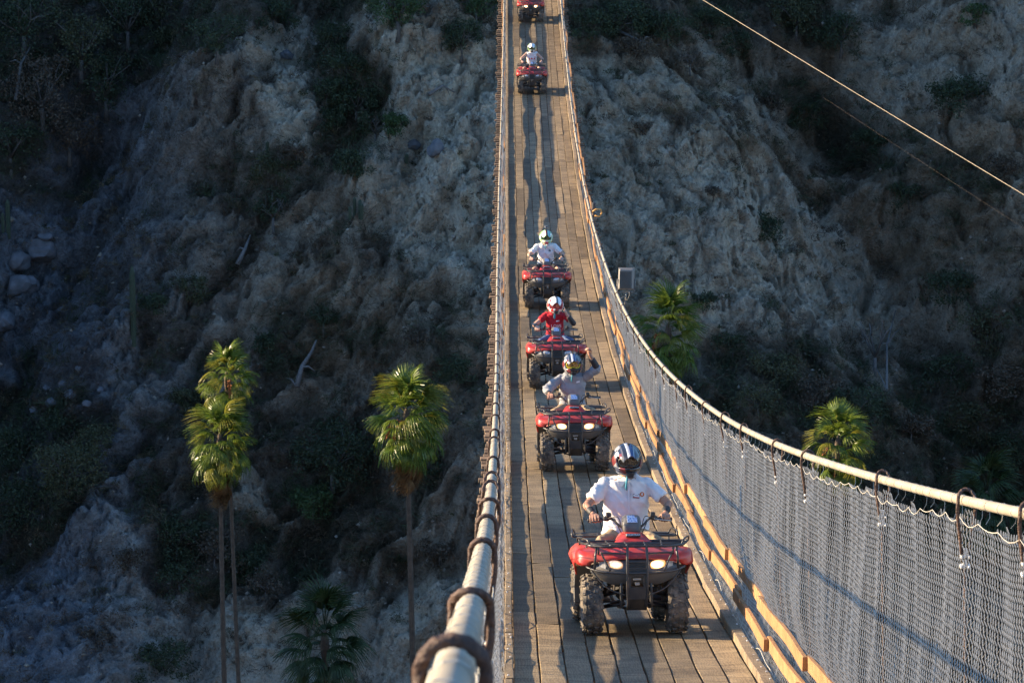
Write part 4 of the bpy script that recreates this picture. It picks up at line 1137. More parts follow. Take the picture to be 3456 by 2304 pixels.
# ================================================================== PALMS
FROND = leaf_mat('palm_leaf', (.065, .12, .016), (.20, .25, .035), rough=.33, trans=.35)
DRY = leaf_mat('dry_palm_leaf', (.15, .075, .028), (.30, .165, .06), rough=.8, trans=.2)
FRUIT = plain('palm_fruit_stalk', (.32, .12, .035), .8, var=.3, scale=20)
TRUNK = plain('palm_trunk', (.085, .06, .04), .9, var=.35, scale=6, bump=.8)
def fan_mesh(seed, R_=1.0, droop=.6, nseg=26, pet=.75, spread=2.5):
    rn = random.Random(seed); V, F = [], []
    def add(v, f): 
        n = len(V); V.extend(v); F.extend([tuple(i + n for i in q) for q in f])
    # stalk
    w = .018
    for i in range(4):
        a, b = i / 4 * pet, (i + 1) / 4 * pet
        za, zb = -.06 * (i / 4) ** 2, -.06 * ((i + 1) / 4) ** 2
        add([(-w, a, za), (w, a, za), (w * .8, b, zb), (-w * .8, b, zb), (0, a, za - .02), (0, b, zb - .02)], [(0, 1, 2, 3), (0, 4, 5, 3), (1, 2, 5, 4)])
    for k in range(nseg):
        t = (k + .5) / nseg * 2 - 1; ang = t * spread / 2
        L_ = R_ * (1 - .22 * t * t) * rn.uniform(.88, 1.05); n = 5; wd = .052 * R_
        fold = .03 if k % 2 else -.03
        for i in range(n):
            pts = []
            for u in (i / n, (i + 1) / n):
                r = L_ * u; dr = -droop * R_ * max(0, u - .42) ** 1.6 * (1 + .5 * abs(t)) * rn.uniform(.85, 1.15) - .12 * R_ * t * t * u
                ww = wd * (u * 2.2 + .15) if u < .45 else wd * 1.14 * (1 - (u - .45) / .55) ** .8
                rr = r - .25 * max(0, u - .5) ** 2 * L_ * droop
                cx_, cy_ = math.sin(ang) * rr, pet + math.cos(ang) * rr
                sx_, sy_ = math.cos(ang) * ww * .5, -math.sin(ang) * ww * .5
                z = -.06 + dr + fold * u
                pts.append((cx_ - sx_, cy_ - sy_, z)); pts.append((cx_ + sx_, cy_ + sy_, z + fold * .8))
            add(pts, [(0, 1, 3, 2)])
    me = bpy.data.meshes.new('frond'); me.from_pydata(V, [], F); me.polygons.foreach_set('use_smooth', [True] * len(me.polygons)); return me
FANS = [fan_mesh(k, R_=1.12, droop=d, spread=sp_) for k, (d, sp_) in enumerate([(.75, 2.4), (1.05, 2.1), (1.35, 1.9), (.9, 2.6)])]
FROND2 = leaf_mat('yellowing_palm_leaf', (.13, .15, .02), (.30, .27, .04), rough=.35, trans=.4)
for k, f in enumerate(FANS): f.materials.append(FROND2 if k == 2 else FROND)
DEADF = [fan_mesh(10 + k, R_=.75, droop=1.5, nseg=18, spread=1.3, pet=.55) for k in range(2)]
for f in DEADF: f.materials.append(DRY)
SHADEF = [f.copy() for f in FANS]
SHADELEAF = leaf_mat('shaded_palm_leaf', (.022, .042, .012), (.055, .085, .024), rough=.5, trans=.2)  # darker copy of the palm leaf, with shade put into its colour
for f in SHADEF: f.materials.clear(); f.materials.append(SHADELEAF)
def palm(px, py, dep, rpx, label, skirt=1.0, lean=(0, 0), nf=40, fruit=0, seed=1, wind=.25, fans=None, trunk_r=.095):
    c = at(px, py, dep); R_ = rpx * dep / FPX
    sc = R_ / 1.42
    # foot: straight down to the ground
    i = np.argmin((HX - c.x - lean[0]) ** 2 + (HY - c.y - lean[1]) ** 2); gz = float(HZ.ravel()[i])
    foot = Vector((c.x + lean[0], c.y + lean[1], gz - .4))
    r = empty('palm_tree', foot); tag(r, label, 'palm tree')
    rn = random.Random(seed); top = c - foot; top.z -= .1 * sc
    mb = MB(); pts, rr = [], []
    n = 60
    for k in range(n + 1):
        u = k / n
        p = top * u; bend = math.sin(u * math.pi) * .25
        p = Vector((top.x * u ** 1.4 + bend * .4 * math.sin(seed), top.y * u, top.z * u))
        pts.append(p); rr.append(trunk_r * sc * (1.35 - .5 * u + .5 * max(0, .08 - u) * 8) * (1 + (.05 if k % 2 else -.03)))
    mb.tube(pts, rr, 12); mb.build('trunk', TRUNK, r, smooth=True)
    cr = MB(); cr.ball((top.x, top.y, top.z - .15 * sc), (.13 * sc, .13 * sc, .5 * sc)); crown = cr.build('crown', TRUNK, r, smooth=True)
    for k in range(nf):
        u = (k + .5) / nf
        el = math.radians(84 - 135 * u ** .9 + rn.uniform(-16, 16)); az = k * 2.39996 + rn.uniform(-.25, .25)
        d = Vector((math.cos(el) * math.cos(az) + wind * .5, math.cos(el) * math.sin(az), math.sin(el))).normalized()
        side = d.cross(Vector((0, 0, 1))); side = side.normalized() if side.length > .05 else Vector((1, 0, 0))
        upv = side.cross(d).normalized()
        Rm = Matrix((side, d, upv)).transposed() @ Matrix.Rotation(rn.uniform(-.5, .5), 3, 'Y')
        o = link('frond', (fans or FANS)[rn.randrange(4)], None, crown)
        s_ = sc * rn.uniform(.56, .84)
        o.matrix_local = Matrix.Translation(top + d * .10 * sc + Vector((0, 0, (.50 - 1.15 * u) * sc))) @ (Rm * s_).to_4x4()
    nd = int(24 * skirt)
    for k in range(nd):
        az = k * 2.4 + rn.uniform(-.3, .3); el = math.radians(rn.uniform(-86, -66))
        d = Vector((math.cos(el) * math.cos(az) + .1, math.cos(el) * math.sin(az), math.sin(el))).normalized()
        side = d.cross(Vector((0, 0, 1))).normalized(); upv = side.cross(d).normalized()
        o = link('dead_frond', DEADF[k % 2], None, crown)
        o.matrix_local = Matrix.Translation(top + Vector((math.cos(az) * .14 * sc, math.sin(az) * .14 * sc, -.80 * sc - rn.uniform(0, .55) * sc * skirt))) @ (Matrix((side, d, upv)).transposed() * sc * rn.uniform(.8, 1.15)).to_4x4()
    for k in range(fruit):
        az = rn.uniform(3.4, 6.0); mb = MB()
        p0 = top + Vector((0, 0, -.1 * sc)); p1 = p0 + Vector((math.cos(az) * .5, math.sin(az) * .5, .05)) * sc; p2 = p1 + Vector((math.cos(az) * .22, math.sin(az) * .22, -.6)) * sc
        mb.tube([p0, p1, p2], .02 * sc, 4)
        for q in range(26):
            t = rn.uniform(0, 1); p = p1.lerp(p2, t) + Vector((rn.uniform(-.13, .13), rn.uniform(-.13, .13), rn.uniform(-.15, .15))) * sc
            mb.tube([p1.lerp(p2, t * .7), p], [.012 * sc, .035 * sc], 3)
        mb.build('fruit_cluster', FRUIT, crown)
palm(765, 1270, 152.2, 100, 'tall lit palm with the highest crown, back one of the twin palms', 0.35, (.5, 0), 52, 2, 11)
palm(742, 1480, 151.4, 122, 'lit palm with brown skirt, front one of the twin palms', 1.2, (.1, 0), 60, 0, 23)
palm(1372, 1400, 150.4, 142, 'single sunlit palm with curved trunk nearest the bridge on the left', 1.2, (.45, 0), 66, 2, 37)
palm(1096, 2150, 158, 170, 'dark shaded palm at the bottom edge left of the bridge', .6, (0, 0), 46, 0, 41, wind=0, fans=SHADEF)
palm(2255, 1110, 156.5, 130, 'palm behind the right fence below the floodlight', .7, (0, 0), 46, 1, 53)
palm(2828, 1490, 151.0, 122, 'half lit palm behind the fence on the right', .6, (0, 0), 38, 1, 67)
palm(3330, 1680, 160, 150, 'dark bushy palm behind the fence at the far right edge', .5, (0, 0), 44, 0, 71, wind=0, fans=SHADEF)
# ================================================================== QUAD BIKES (front towards local -Y)
RED = plain('faded_red_plastic', (.42, .024, .019), .40, coat=.15, var=.10, scale=5, dirt=DUST, dirt_amt=.32)
BLK = plain('black_plastic', (.022, .022, .023), .5, var=.2, scale=8, dirt=DUST, dirt_amt=.26)
STEEL = plain('black_steel_tube', (.030, .030, .032), .38, var=.2, scale=10, dirt=DUST, dirt_amt=.10)
GREYP = plain('grey_plastic', (.10, .10, .10), .5, var=.15, scale=8, dirt=DUST, dirt_amt=.2)
RUB = plain('dusty_rubber', (.055, .052, .048), .85, var=.25, scale=14, dirt=(.40, .32, .23), dirt_amt=.6)
ALU = plain('dusty_alloy', (.38, .36, .33), .45, metal=.6, var=.2, scale=12)
def lamp_mat(name, lit):
    m, nt, b = new_mat(name)
    N, L = nt.nodes, nt.links
    tc = N.new('ShaderNodeTexCoord'); wv = N.new('ShaderNodeTexWave'); wv.inputs['Scale'].default_value = 22; wv.bands_direction = 'X'; L.new(tc.outputs['Object'], wv.inputs['Vector'])
    r = N.new('ShaderNodeValToRGB'); r.color_ramp.elements[0].color = (.30, .31, .33, 1); r.color_ramp.elements[1].color = (.62, .63, .65, 1); L.new(wv.outputs['Fac'], r.inputs['Fac']); L.new(r.outputs['Color'], b.inputs['Base Color'])
    b.inputs['Roughness'].default_value = .12; b.inputs['Metallic'].default_value = .35; b.inputs['Coat Weight'].default_value = .6
    if lit:
        sx = N.new('ShaderNodeSeparateXYZ'); L.new(tc.outputs['Object'], sx.inputs[0])
        def mth(op, a, b_=None):
            n = N.new('ShaderNodeMath'); n.operation = op
            for i, q in enumerate((a, b_)):
                if q is None: continue
                if isinstance(q, (int, float)): n.inputs[i].default_value = q
                else: L.new(q, n.inputs[i])
            return n.outputs[0]
        ux = mth('DIVIDE', mth('SUBTRACT', mth('ABSOLUTE', sx.outputs['X']), .207), .076)
        uz = mth('DIVIDE', mth('SUBTRACT', sx.outputs['Z'], .712), .044)
        dist = mth('SQRT', mth('ADD', mth('MULTIPLY', ux, ux), mth('MULTIPLY', uz, uz)))
        r2 = N.new('ShaderNodeMapRange'); r2.inputs['To Min'].default_value = lit * .55; r2.inputs['To Max'].default_value = lit; L.new(wv.outputs['Fac'], r2.inputs['Value'])
        rc = N.new('ShaderNodeValToRGB'); rc.color_ramp.elements[0].position = .25; rc.color_ramp.elements[1].position = .95; rc.color_ramp.elements[0].color = (1, .86, .55, 1); rc.color_ramp.elements[1].color = (1, .42, .09, 1); L.new(dist, rc.inputs['Fac']); L.new(rc.outputs['Color'], b.inputs['Emission Color'])
        fall = N.new('ShaderNodeMapRange'); fall.inputs['From Min'].default_value = .15; fall.inputs['From Max'].default_value = .95; fall.inputs['To Min'].default_value = 1.0; fall.inputs['To Max'].default_value = .10; L.new(dist, fall.inputs['Value'])
        L.new(mth('MULTIPLY', r2.outputs[0], fall.outputs[0]), b.inputs['Emission Strength'])
    return m
LAMP_OFF, LAMP_ON, LAMP_DIM = lamp_mat('lamp_lens', 0), lamp_mat('lit_lamp_lens', 5.5), lamp_mat('half_lit_lamp_lens', 1.3)

def half_loft(stations, name, mat, parent, thick=.012, sub=1):
    """stations: (y, [(x, z)...]) from the middle outwards; mirrored; thin shell"""
    rings = []
    for y, pr in stations:
        rings.append([(-x, y + dy, z) for x, z, dy in [(p[0], p[1], p[2] if len(p) > 2 else 0) for p in reversed(pr[1:])]] + [(x, y + dy, z) for x, z, dy in [(p[0], p[1], p[2] if len(p) > 2 else 0) for p in pr]])
    mb = MB(); mb.loft(rings, closed=False)
    o = mb.build(name, mat, parent, smooth=True)
    if sub:
        sm = o.modifiers.new('round', 'SUBSURF'); sm.levels = sub; sm.render_levels = sub
    so = o.modifiers.new('shell', 'SOLIDIFY'); so.thickness = thick; so.offset = -1
    return o

def text_mesh(txt, size, bold=0.0):
    cu = bpy.data.curves.new('lettering', 'FONT'); cu.body = txt; cu.size = size; cu.align_x = 'CENTER'; cu.align_y = 'CENTER'; cu.offset = bold; cu.resolution_u = 3
    o = bpy.data.objects.new('lettering_tmp', cu); COL.objects.link(o)
    dg = bpy.context.evaluated_depsgraph_get(); me = bpy.data.meshes.new_from_object(o.evaluated_get(dg))
    bpy.data.objects.remove(o); bpy.data.curves.remove(cu); me.name = 'lettering'
    me.materials.clear(); return me

def wheel(parent, x, y, width, rad):
    sg = 1 if x > 0 else -1
    mb = MB(); w = width / 2
    rim = [(-w * .62, .04), (-w * .62, .10), (-w * .80, .135), (-w * .80, .158), (w * .80, .158), (w * .80, .135), (w * .3, .11), (w * .3, .04)]
    mb.lathe_x([(p[0] * sg, p[1]) for p in rim] , 20, (x, y, rad))
    hub = mb.build('wheel', BLK, parent, auto=40)
    mb = MB(); R = rad - .014
    prof = [(-w * .80, .155), (-w * .98, .185), (-w * 1.0, .225), (-w * .93, R - .03), (-w * .72, R - .008), (-w * .3, R), (w * .3, R), (w * .72, R - .008), (w * .93, R - .03), (w * 1.0, .225), (w * .98, .185), (w * .80, .155)]
    mb.lathe_x(prof, 36, (x, y, rad))
    nb = 18
    for k in range(nb):
        for j, (xo, sw, sl, sh) in enumerate([(-.86, .34, .60, 0), (-.30, .40, .42, .5), (.30, .40, .42, 0), (.86, .34, .60, .5)]):
            a = 2 * math.pi * (k + sh) / nb; rr = R + .003 if j in (1, 2) else R - .014
            tilt = 0 if j in (1, 2) else (-.5 if xo > 0 else .5)
            m3 = Matrix.Rotation(a, 3, 'X') @ Matrix.Rotation(-tilt, 3, 'Y') @ Matrix.Rotation(.25 if j % 2 else -.25, 3, 'Z')
            c = Matrix.Rotation(a, 3, 'X') @ Vector((xo * w, 0, rr))
            mb.box(Vector((x, y, rad)) + c, (sw * width * .5 * 1.1, sl * 2 * math.pi * R / nb, .020), m3, bev=.004)
    link('tyre', mb.mesh('tyre'), RUB, hub)
    mb = MB()
    for k in range(4):
        a = math.pi / 2 * k + .4; mb.box((x + sg * w * .32, y + .05 * math.cos(a), rad + .05 * math.sin(a)), (.02, .02, .02), bev=.004)
    mb.tube([(x + sg * w * .2, y, rad), (x + sg * w * .5, y, rad)], .032, 10)
    link('hub', mb.mesh('hub'), ALU, hub)

def bow(pts, n=6):
    """smooth curve through points"""
    pts = [Vector(p) for p in pts]; out = []
    for i in range(len(pts) - 1):
        p0, p1, p2, p3 = pts[max(i - 1, 0)], pts[i], pts[i + 1], pts[min(i + 2, len(pts) - 1)]
        for k in range(n):
            t = k / n; out.append(.5 * ((2 * p1) + (p2 - p0) * t + (2 * p0 - 5 * p1 + 4 * p2 - p3) * t * t + (3 * p1 - p0 - 3 * p2 + p3) * t ** 3))
    out.append(pts[-1]); return out

def make_quad():
    r = empty('quad_bike')
    FW, RW = -.625, .625
    for x in (-.43, .43): wheel(r, x, FW, .20, .300)
    for x in (-.42, .42): wheel(r, x, RW, .25, .300)
    # frame, engine and belly
    mb = MB()
    mb.box((0, .02, .42), (.34, .95, .20), bev=.03); mb.box((0, .05, .58), (.30, .55, .24), bev=.05)
    mb.box((0, -.52, .46), (.20, .42, .22), bev=.02); mb.box((0, .62, .42), (.20, .40, .2), bev=.03)
    mb.tube([(-.38, RW, .30), (.38, RW, .30)], .04, 8)
    mb.build('engine', BLK, r)
    mb = MB()
    for x in (-.15, .15):
        mb.tube(bow([(x, -.92, .30), (x, -.5, .26), (x, .5, .26), (x, .95, .45), (x, .85, .72), (x, .0, .74), (x, -.45, .80), (x, -.88, .62), (x, -.92, .30)]), .017, 7)
    mb.build('frame', STEEL, r, smooth=True)
    # front suspension
    for sg in (-1, 1):
        mb = MB()
        mb.tube([(sg * .10, -.74, .31), (sg * .35, -.63, .26), (sg * .10, -.50, .31)], .016, 7)
        mb.tube([(sg * .11, -.72, .43), (sg * .34, -.63, .37), (sg * .11, -.52, .43)], .014, 7)
        mb.box((sg * .345, FW, .315), (.05, .07, .15), bev=.012)
        mb.build('suspension_arm', STEEL, r, smooth=True)
        mb = MB()
        a, b = Vector((sg * .16, -.60, .70)), Vector((sg * .29, -.64, .36))
        mb.tube([a, b], .018, 8)
        helix = []
        ax = (b - a).normalized(); u = ax.orthogonal().normalized(); v = ax.cross(u)
        for k in range(64):
            w = k / 63; helix.append(a.lerp(b, .08 + .62 * w) + (u * math.cos(w * 44) + v * math.sin(w * 44)) * .034)
        mb.tube(helix, .007, 5)
        mb.build('shock_absorber', GREYP, r, smooth=True)
        mb = MB(); mb.tube(bow([(sg * .05, -.70, .36), (sg * .2, -.72, .33), (sg * .34, -.66, .32)]), .009, 6); mb.build('tie_rod', STEEL, r, smooth=True)
    # front bodywork
    half_loft([(-.985, [(0, .775), (.14, .772), (.26, .762), (.36, .745, .02), (.42, .735, .06), (.445, .72, .08), (.455, .71, .09), (.462, .695, .10)]),
               (-.93, [(0, .825), (.14, .82), (.27, .808), (.40, .795, .01), (.485, .785, .03), (.515, .77, .05), (.53, .735, .06), (.54, .69, .06)]),
               (-.82, [(0, .865), (.15, .86), (.29, .845), (.43, .838), (.545, .830), (.572, .818), (.585, .785), (.592, .71)]),
               (-.66, [(0, .905), (.15, .895), (.30, .868), (.44, .860), (.555, .853), (.583, .842), (.596, .80), (.603, .725)]),
               (-.50, [(0, .93), (.14, .915), (.28, .87), (.42, .852), (.55, .84), (.58, .828), (.594, .775), (.602, .68)]),
               (-.36, [(0, .94), (.13, .92), (.23, .85), (.38, .80), (.53, .775), (.56, .76), (.576, .70), (.586, .60)]),
               (-.25, [(0, .94), (.12, .91), (.20, .80), (.34, .72), (.49, .68), (.525, .66), (.54, .60), (.55, .52)])], 'front_fender', RED, r)
    for sg in (-1, 1):                              # inner arch lip and grey mud flap
        mb = MB()
        mb.loft([[(sg * .575, -.36, .64), (sg * .585, -.33, .64), (sg * .36, -.30, .66), (sg * .36, -.33, .66)], [(sg * .575, -.20, .42), (sg * .585, -.17, .42), (sg * .34, -.16, .42), (sg * .34, -.19, .42)], [(sg * .57, -.16, .27), (sg * .58, -.13, .27), (sg * .32, -.13, .27), (sg * .32, -.16, .27)]])
        mb.build('mud_flap', GREYP, r)
        mb = MB()
        mb.loft([[(sg * .20, -.10, .29), (sg * .56, -.10, .29), (sg * .56, -.10, .255), (sg * .20, -.10, .255)], [(sg * .20, .32, .29), (sg * .54, .32, .29), (sg * .54, .32, .255), (sg * .20, .32, .255)]])
        mb.build('footboard', BLK, r)
    # hood dome with name plate
    half_loft([(-.70, [(0, .895), (.10, .893), (.19, .885), (.25, .86)]),
               (-.62, [(0, .945), (.09, .942), (.16, .925), (.22, .87)]),
               (-.50, [(0, .985), (.085, .982), (.14, .96), (.20, .88)]),
               (-.40, [(0, 1.0), (.08, .998), (.13, .97), (.19, .87)]),
               (-.24, [(0, .985), (.08, .98), (.13, .95), (.18, .84)])], 'hood', RED, r)
    n_ = Vector((0, -.93, .36)).normalized()
    # plate stands proud of the hood's sloping front
    rotp = Matrix.Rotation(math.radians(38), 3, 'X')
    mb = MB(); mb.box((0, -.600, .965), (.15, .028, .034), Matrix.Rotation(math.radians(-20), 3, 'X'), bev=.006); pl = mb.build('name_plate', BLK, r)
    tm = text_mesh('FOURTRAX', .027, .0008); lo = link('lettering', tm, plain('plate_letters', (.55, .55, .56), .4, var=.02), pl)
    lo.matrix_local = Matrix.Translation((0, -.6165, .970)) @ Matrix.Rotation(math.radians(70), 4, 'X')
    # lower front cowl, grille and lamps
    half_loft([(-.955, [(0, .765), (.12, .762), (.26, .75), (.37, .73, .05), (.45, .70, .10)]),
               (-1.005, [(0, .70), (.12, .70), (.26, .68), (.36, .655, .06), (.46, .655, .13)]),
               (-1.02, [(0, .64), (.12, .64), (.24, .615, .02), (.33, .60, .07), (.45, .615, .14)]),
               (-.98, [(0, .56), (.10, .56), (.19, .54, .02), (.27, .53, .07), (.36, .55, .13)]),
               (-.90, [(0, .50), (.08, .50), (.14, .50), (.20, .50), (.26, .52)])], 'front_cowl', GREYP, r)
    for sg in (-1, 1):
        mb = MB(); R = []
        for i in range(7):
            ph = i / 6 * math.pi / 2
            ring = []
            for k in range(20):
                a = 2 * math.pi * k / 20; cx_, cz_ = math.cos(a), math.sin(a)
                ex, ez = .080 * (abs(cx_) ** .75) * np.sign(cx_) * math.sin(ph), .045 * (abs(cz_) ** .75) * np.sign(cz_) * math.sin(ph)
                dpt = .045 * math.cos(ph)
                ring.append((sg * (.215 + ex), -.995 - dpt + abs(.215 + ex - .13) * .28, .712 + ez + .12 * sg * sg * ex))
            R.append(ring)
        mb.loft(R); mb.build('headlight', LAMP_OFF, r, smooth=True)
        mb = MB(); mb.loft([[(sg * .30, -.985, .745), (sg * .37, -.925, .752), (sg * .375, -.915, .695), (sg * .31, -.975, .672)], [(sg * .30, -.965, .745), (sg * .37, -.905, .752), (sg * .375, -.895, .695), (sg * .31, -.955, .672)]])
        mb.build('lamp_corner', LAMP_OFF, r)
    mb = MB()
    for k in range(5): mb.box((0, -1.0 - .006 * k, .735 - k * .022), (.20, .03, .010), bev=.002)
    mb.build('grille', BLK, r)
    # bumper and guard tubes
    mb = MB(); T = .0125
    mb.tube(bow([(-.50, -.80, .70), (-.47, -.92, .675), (-.30, -1.05, .645), (0, -1.08, .635), (.30, -1.05, .645), (.47, -.92, .675), (.50, -.80, .70)]), T, 8)
    for sg in (-1, 1):
        mb.tube(bow([(sg * .095, -1.045, .895), (sg * .10, -1.085, .78), (sg * .10, -1.075, .50), (sg * .09, -1.02, .33), (sg * .09, -.90, .27)]), .014, 8)
        mb.tube([(sg * .40, -.97, .885), (sg * .415, -.985, .78), (sg * .42, -.975, .665)], T, 8)
        mb.tube(bow([(sg * .10, -1.06, .825), (sg * .33, -1.02, .83), (sg * .35, -1.01, .82), (sg * .27, -1.055, .66)]), .010, 7)
        mb.tube(bow([(sg * .46, -.93, .675), (sg * .36, -.98, .55), (sg * .26, -1.0, .47), (sg * .12, -1.03, .42)]), .008, 7)
    mb.build('bumper', STEEL, r, smooth=True)
    mb = MB()
    mb.loft([[(-.095, -1.07, .50), (.095, -1.07, .50), (.095, -1.05, .50), (-.095, -1.05, .50)], [(-.095, -1.055, .38), (.095, -1.055, .38), (.095, -1.03, .38), (-.095, -1.03, .38)], [(-.09, -.95, .265), (.09, -.95, .265), (.09, -.93, .27), (-.09, -.93, .27)], [(-.13, -.60, .25), (.13, -.60, .25), (.13, -.60, .262), (-.13, -.60, .262)]])
    mb.box((0, -1.055, .615), (.20, .02, .03), bev=.005)
    mb.box((-.075, -1.055, .55), (.03, .02, .12), bev=.005); mb.box((.075, -1.055, .55), (.03, .02, .12), bev=.005)
    mb.build('skid_plate', BLK, r)
    mb = MB(); mb.tube([(-.04, -1.045, .575), (.04, -1.045, .575)], .012, 8); mb.box((0, -1.04, .53), (.05, .03, .03), bev=.005); mb.build('tow_hook', ALU, r)
    # racks
    def rack(y0, y1, xf, xb, z, name, up):
        mb = MB(); T = .0125
        per = [(-xf * .72, y0, z), (xf * .72, y0, z), (xf, y0 + .10 * (1 if y1 > y0 else -1), z + .004), (xb, y1, z + .012), (-xb, y1, z + .012), (-xf, y0 + .10 * (1 if y1 > y0 else -1), z + .004)]
        per = [Vector(p) for p in per]; cl = []
        for i, p in enumerate(per):
            a, b = per[i - 1], per[(i + 1) % len(per)]
            cl += [p.lerp(a, .12), p.lerp(a, .03) * .5 + p.lerp(b, .03) * .5, p.lerp(b, .12)]
        mb.tube(cl, T, 8, closed=True)
        for t in (.33, .66):
            xx = xf + (xb - xf) * t; yy = y0 + (y1 - y0) * t
            mb.tube([(-xx, yy, z + .006), (xx, yy, z + .006)], .010, 7)
        for x in (-.28, -.10, .10, .28): mb.tube([(x * .9, y0, z), (x, y1, z + .012)], .009, 6)
        for sg in (-1, 1):
            if up:
                mb.tube(bow([(sg * (xf - .01), y0 + (y1 - y0) * .25, z), (sg * (xf + .02), y0 + (y1 - y0) * .32, z + .055), (sg * (xb + .0), y0 + (y1 - y0) * .9, z + .055), (sg * xb, y1, z + .01)]), .010, 7)
            mb.tube([(sg * xf * .8, y0 + (y1 - y0) * .3, z), (sg * xf * .8, y0 + (y1 - y0) * .3, z - .09)], .010, 6)
            mb.tube([(sg * xb * .85, y0 + (y1 - y0) * .85, z), (sg * xb * .85, y0 + (y1 - y0) * .85, z - .09)], .010, 6)
        return mb.build(name, STEEL, r, smooth=True)
    rack(-1.045, -.56, .47, .56, .895, 'front_rack', True)
    rack(1.0, .50, .50, .55, .855, 'rear_rack', True)
    # rear bodywork, tank and seat
    half_loft([(.02, [(0, .86), (.12, .85), (.17, .78), (.19, .66), (.19, .50)]),
               (.18, [(0, .80), (.12, .79), (.18, .74), (.24, .64), (.28, .46)]),
               (.32, [(0, .78), (.13, .77), (.24, .74), (.46, .66), (.52, .50)]),
               (.46, [(0, .78), (.15, .78), (.30, .79), (.52, .77), (.57, .64)]),
               (.66, [(0, .79), (.15, .79), (.30, .81), (.54, .80), (.585, .68)]),
               (.86, [(0, .79), (.15, .79), (.30, .80), (.53, .785), (.57, .67)]),
               (1.00, [(0, .76), (.15, .76), (.30, .755), (.48, .74), (.52, .64)])], 'rear_fender', RED, r)
    half_loft([(-.26, [(0, .975), (.09, .965), (.15, .90), (.17, .78), (.16, .62)]), (-.10, [(0, .955), (.10, .94), (.16, .87), (.18, .76), (.17, .6)]), (.06, [(0, .88), (.10, .87), (.14, .82), (.16, .72), (.16, .6)])], 'tank_cover', RED, r)
    mb = MB(); R = []
    for y, z, w, hh in [(-.02, .88, .10, .05), (.04, .885, .13, .07), (.20, .84, .16, .09), (.45, .845, .18, .09), (.72, .875, .17, .08), (.80, .86, .13, .05)]:
        R.append([(w * math.cos(a) * (1 if abs(math.cos(a)) < .9 else .95), y, z - .03 + hh * .6 * math.sin(a)) for a in [2 * math.pi * k / 16 for k in range(16)]])
    mb.loft(R); st = mb.build('seat', plain('black_vinyl', (.02, .02, .02), .55), r, smooth=True); sm = st.modifiers.new('round', 'SUBSURF'); sm.levels = 1; sm.render_levels = 1
    # steering
    mb = MB()
    mb.tube([(0, -.44, .62), (0, -.36, 1.02)], .022, 8)
    bar = bow([(-.41, -.20, 1.085), (-.28, -.245, 1.10), (-.19, -.29, 1.10), (-.11, -.35, 1.035), (0, -.355, 1.025), (.11, -.35, 1.035), (.19, -.29, 1.10), (.28, -.245, 1.10), (.41, -.20, 1.085)])
    mb.tube(bar, .0125, 8); mb.build('handlebar', STEEL, r, smooth=True)
    for sg in (-1, 1):
        mb = MB(); mb.tube([(sg * .29, -.242, 1.099), (sg * .42, -.197, 1.084)], .0175, 10); mb.tube([(sg * .418, -.198, 1.084), (sg * .427, -.195, 1.083)], .022, 10)
        mb.build('grip', BLK, r, smooth=True)
        mb = MB(); mb.box((sg * .245, -.265, 1.105), (.06, .06, .05), Matrix.Rotation(sg * .3, 3, 'Z'), bev=.012)
        mb.box((sg * .225, -.285, 1.145), (.055, .05, .045), bev=.008)
        mb.build('control_block', BLK, r)
        mb = MB(); mb.tube(bow([(sg * .24, -.30, 1.10), (sg * .32, -.325, 1.09), (sg * .42, -.28, 1.075)]), .0065, 6); mb.build('lever', ALU if sg > 0 else BLK, r, smooth=True)
        mb = MB()
        mb.tube(bow([(sg * .23, -.30, 1.11), (sg * .18, -.40, 1.12), (sg * .12, -.42, 1.0), (sg * .08, -.40, .93)]), .005, 5)
        mb.tube(bow([(sg * .22, -.28, 1.10), (sg * .14, -.37, 1.13), (sg * .10, -.40, 1.02), (sg * .05, -.40, .93)]), .005, 5)
        mb.build('control_cable', BLK, r, smooth=True)
    mb = MB(); R = []
    for y, z0, z1, w in [(-.47, .985, 1.055, .070), (-.455, .970, 1.095, .088), (-.40, .965, 1.135, .098), (-.33, .975, 1.15, .098), (-.27, .99, 1.13, .085), (-.25, 1.01, 1.10, .06)]:
        zc, hh = (z0 + z1) / 2, (z1 - z0) / 2
        R.append([(w * np.sign(math.cos(a)) * abs(math.cos(a)) ** .6, y, zc + hh * np.sign(math.sin(a)) * abs(math.sin(a)) ** .6) for a in [2 * math.pi * (k + .5) / 20 for k in range(20)]])
    mb.loft(R); pod = mb.build('meter_pod', GREYP, r, smooth=True)
    mb = MB(); rot = Matrix.Rotation(math.radians(-28), 3, 'X')
    o_ = Vector((.0, -.447, 1.105))
    pr = [(-.05, .045), (.028, .045), (.03, .022), (.052, .022), (.056, -.03), (-.046, -.03)]
    fr = [o_ + rot @ Vector((x, -.008, z)) for x, z in pr]; bk = [o_ + rot @ Vector((x, .004, z)) for x, z in pr]
    mb.loft([fr, bk]); 
    def sticker_mat():
        m, nt, b = new_mat('blue_white_sticker'); N, L = nt.nodes, nt.links
        tc = N.new('ShaderNodeTexCoord'); v = N.new('ShaderNodeTexVoronoi'); v.inputs['Scale'].default_value = 60; L.new(tc.outputs['Object'], v.inputs['Vector'])
        rr = N.new('ShaderNodeValToRGB'); rr.color_ramp.elements[0].position = .35; rr.color_ramp.elements[1].position = .5; rr.color_ramp.elements[0].color = (.12, .22, .55, 1); rr.color_ramp.elements[1].color = (.62, .68, .82, 1)
        L.new(v.outputs['Distance'], rr.inputs['Fac']); L.new(rr.outputs['Color'], b.inputs['Base Color']); b.inputs['Roughness'].default_value = .5; return m
    link('sticker', mb.mesh('sticker'), sticker_mat(), pod)
    mb = MB(); mb.box((0, -.36, .96), (.13, .12, .05), bev=.01); mb.build('stem_cover', BLK, r)
    return r

